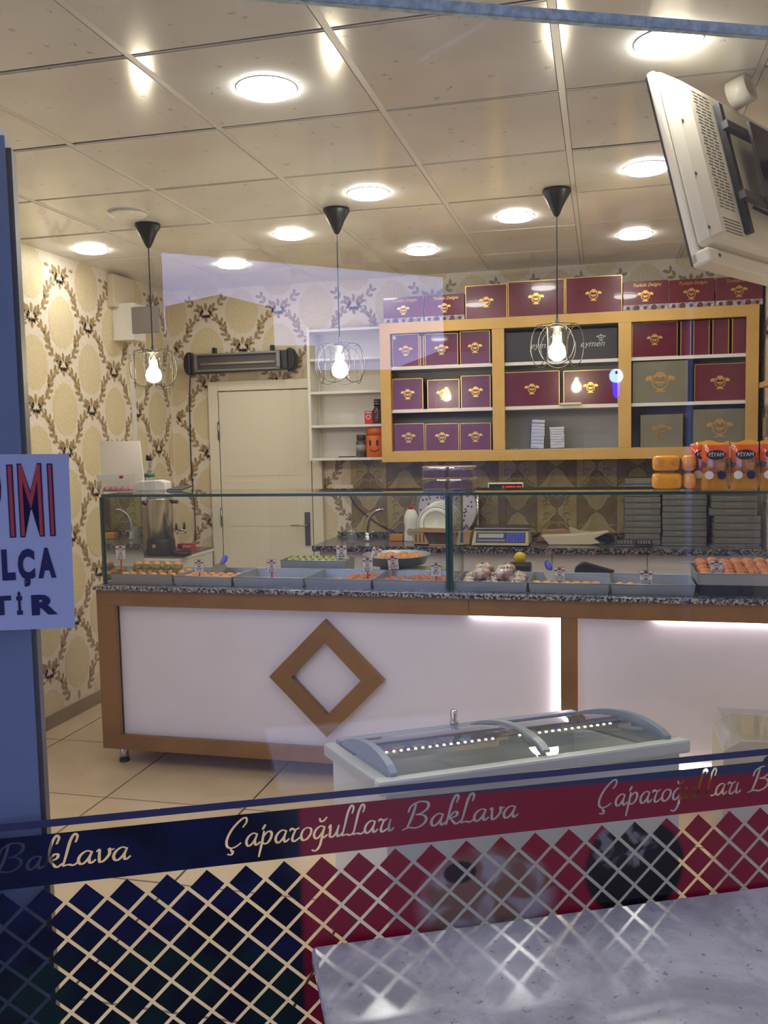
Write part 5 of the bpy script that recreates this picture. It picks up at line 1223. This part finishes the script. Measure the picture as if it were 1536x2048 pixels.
# ---------------------------------------------------------------- television seen from behind
TB = atY(1415, 522, 2.66); uu = Vector((.529, .8486, 0)).normalized(); dT = ray(1318, 130); TT = EYE + dT*(((TB-EYE).dot(uu))/dT.dot(uu))
vv = (TT-TB); TH = vv.length; vv.normalize(); ww = uu.cross(vv).normalized()
if ww.dot(EYE-TB) < 0: ww = -ww
tv = thing('television', 'white flat television seen from behind on a black bracket under the ceiling at the right', 'television', TB)
tv.matrix_world = Matrix.Translation(TB) @ Matrix((uu, vv, ww)).transposed().to_4x4()   # local x along, y up, z out of the back
TW = .9; tvw = mat('tv_white', (234,226,204), .3); tvd = mat('tv_slot', (70,64,54), .6)
if uu.cross(vv).dot(ww) < 0: tv.matrix_world = Matrix.Translation(TB) @ Matrix((-uu, vv, ww)).transposed().to_4x4()
LX = 1 if uu.cross(vv).dot(ww) > 0 else -1
def tl(x, y, z): return (LX*x, y, z)
def tbox(x0, x1, y0, y1, z0, z1): return MB().box(min(LX*x0, LX*x1), max(LX*x0, LX*x1), y0, y1, z0, z1)
tbox(0, TW, .0, TH, -.045, -.02).build('screen_frame', tvw, tv, bevel=.008)
tbox(.008, TW-.008, .008, TH-.008, -.052, -.0455).build('screen', M['black'], tv)
sh = MB(); n = 10
o_ = [(0.0, .045), (TW, .045), (TW, TH), (0, TH)]; i_ = [(.075, .075), (TW-.075, .075), (TW-.075, TH-.05), (.075, TH-.05)]
v = [tl(a, b, -.0195) for a, b in o_] + [tl(a*.86+.07*TW, b*.94+.02, .012) for a, b in o_]
v = [tl(a, b, -.0195) for a, b in o_] + [tl(a, b, .01) for a, b in ((.03, .06), (TW-.03, .06), (TW-.03, TH-.03), (.03, TH-.03))] + [tl(a, b, .03) for a, b in i_]
sh.add(v, [(0,1,2,3)] + [(k, (k+1) % 4, 4+(k+1) % 4, 4+k) for k in range(4)] + [(4+k, 4+(k+1) % 4, 8+(k+1) % 4, 8+k) for k in range(4)] + [(8,9,10,11)])
sh.build('back_shell', tvw, tv, bevel=.012)
tbox(0, TW, -.004, .04, -.045, .012).build('bottom_ledge', tvw, tv, bevel=.008)
sl_ = MB()
for r in range(34):
    y = TH*.28 + TH*.6*r/33
    for s_ in range(3):
        xa = .1 + .035*s_ + .004*(r % 3); sl_.box(min(LX*xa, LX*(xa+.026)), max(LX*xa, LX*(xa+.026)), y, y+.0028, .0302, .0306)
sl_.build('vent_slots', tvd, tv)['kind'] = 'stuff'
for k in range(5): tbox(.1, .21, .09+.01*k, .0925+.01*k, .0302, .0306).build('low_vent', tvd, tv)
for x, y in ((.035, .1), (.035, .26), (.035, .42), (.06, .02)):
    MB().lathe([(.006, 0), (.004, .002), (.0, .002)], (0,0,0), 10).build('screw', tvd, tv, loc=tl(x, y, .0125 if x < .05 else .0125))
br = tbox(.225, .25, .1, TH*.86, .031, .05).build('bracket_rail', M['black'], tv)
tbox(.62, .645, .1, TH*.86, .031, .05).build('bracket_rail', M['black'], tv)
tbox(.2, .68, TH*.33, TH*.37, .051, .07).build('bracket_bar', M['dgrey'], tv); tbox(.2, .68, TH*.7, TH*.74, .051, .07).build('bracket_bar', M['dgrey'], tv)
tbox(.34, .55, TH*.3, TH*.78, .071, .08).build('mount_plate', M['black'], tv)
MB().tube([tl(.44, TH*.55, .08), tl(.44, TH*.6, .16)], .03, 12).build('mount_joint', M['black'], tv)
pz = tv.matrix_world @ Vector(tl(.44, TH*.6, .16)); inv = tv.matrix_world.inverted()
MB().tube([tl(.44, TH*.58, .15), inv @ (pz + Vector((0, 0, .05))), inv @ Vector((pz.x, pz.y, ZC-.003))], .022, 12).build('ceiling_pole', M['black'], tv, True)
MB().tube([tl(.26, TH*.3, .06), tl(.34, TH*.22, .1), tl(.5, TH*.3, .13), tl(.5, TH*.5, .12)], .005, 8).build('cable', M['black'], tv, True)
rq = inv @ atP(1445, 205, TT, ww)
MB().lathe([(.045, 0), (.045, .06), (.03, .06), (.03, .01), (.0, .01)], (0,0,0), 26).build('round_cap', tvw, tv, True, loc=(rq.x, rq.y, .031))

# ---------------------------------------------------------------- outside: pavement, awning, street fronts seen in the glass
gd = tag(MB().prism([tuple(wpt(-25, WK-.04, -.08)), tuple(wpt(25, WK-.04, -.08)), tuple(wpt(25, -30, -.08)), tuple(wpt(-25, -30, -.08))], (0, 0, .06)).build('pavement', mat('pavement', (58,53,46), .8, bump=(20, .4))), kind='structure')
aw = thing('awning', 'dark fabric awning above the pavement table, reflected in the glass', 'awning', wpt(0, 0, 0), WY)
MB().prism([(-1.6, -2.25, 2.75), (4.2, -4.2, 2.75), (4.2, .4, 2.95), (-1.6, .4, 2.95)], (0, 0, .05)).build('canopy', mat('awning_cloth', (206,180,140), .8), aw)
for x, y in ((-1.55, -2.2), (4.1, -4.1)): MB().tube([(x, y, -.02), (x, y, 2.749)], .03, 10).build('post', M['alum'], aw)
fac = mat('street_front', (52,46,38), .8); 
def house(label, t0, t1, k0, k1, h, ridge=0):
    t = thing('street_building', label, 'building', wpt((t0+t1)/2, k1, -.02), WY); a = (t1-t0)/2
    mb = MB()
    if ridge: mb.prism([(-a, 0, 0), (a, 0, 0), (a, 0, h), (0, 0, h+ridge), (-a, 0, h)], (0, k0-k1, 0))
    else: mb.box(-a, a, k0-k1, 0, 0, h)
    mb.build('facade', fac, t)
    n = int((t1-t0)/1.15)
    for i in range(n):
        x = -a + (2*a)*(i+.5)/n
        B(x-.35, x+.35, .001, .03, .9, min(h-.3, 2.3)).build('window', M['charcoal'], t)
house('tall dark street building reflected at the left of the glass', -9, -.66, -16, -12, 9)
house('narrow low street building left of the gabled house', -.65, -.51, -16, -12.04, 3.4)
house('gabled street house reflected in the glass', -.5, 1.23, -16, -12.02, 3.82, .2)
house('low street building right of the gabled house', 1.24, 1.9, -16, -12.01, 3.2)
house('lowest street building in the middle of the row', 1.91, 4.0, -16, -12.03, 2.8)
house('street building left of the tall one at the right', 4.01, 5.2, -16, -12.02, 3.1)
house('tall dark street building reflected at the right of the glass', 5.22, 16, -16, -12, 10)
# lit key-shaped shop sign across the street
ky = thing('key_sign', 'lit blue key-shaped shop sign across the street', 'sign', wpt(7.24, -11.9, 2.5), WY)
kb_ = MB(); kb_.lathe([(.15, 0), (.0, 0)], (0,0,0), 24, axis='y'); kb_ = MB().prism([(.125*cos(2*pi*k/24), 0, .14+.125*sin(2*pi*k/24)) for k in range(24)], (0, .03, 0)); kb_.build('bow', emis('key_light', (150,190,255), 14), ky)
MB().prism([(-.065, 0, .03), (.065, 0, .03), (.05, 0, -.2), (0, 0, -.25), (-.045, 0, -.2)], (0, .03, 0)).build('blade', emis('key_blue', (40,40,255), 14), ky)
MB().lathe([(.03, .031), (.0, .032)], (0, 0, .2), 14, axis='y').build('hole', M['ink'], ky)
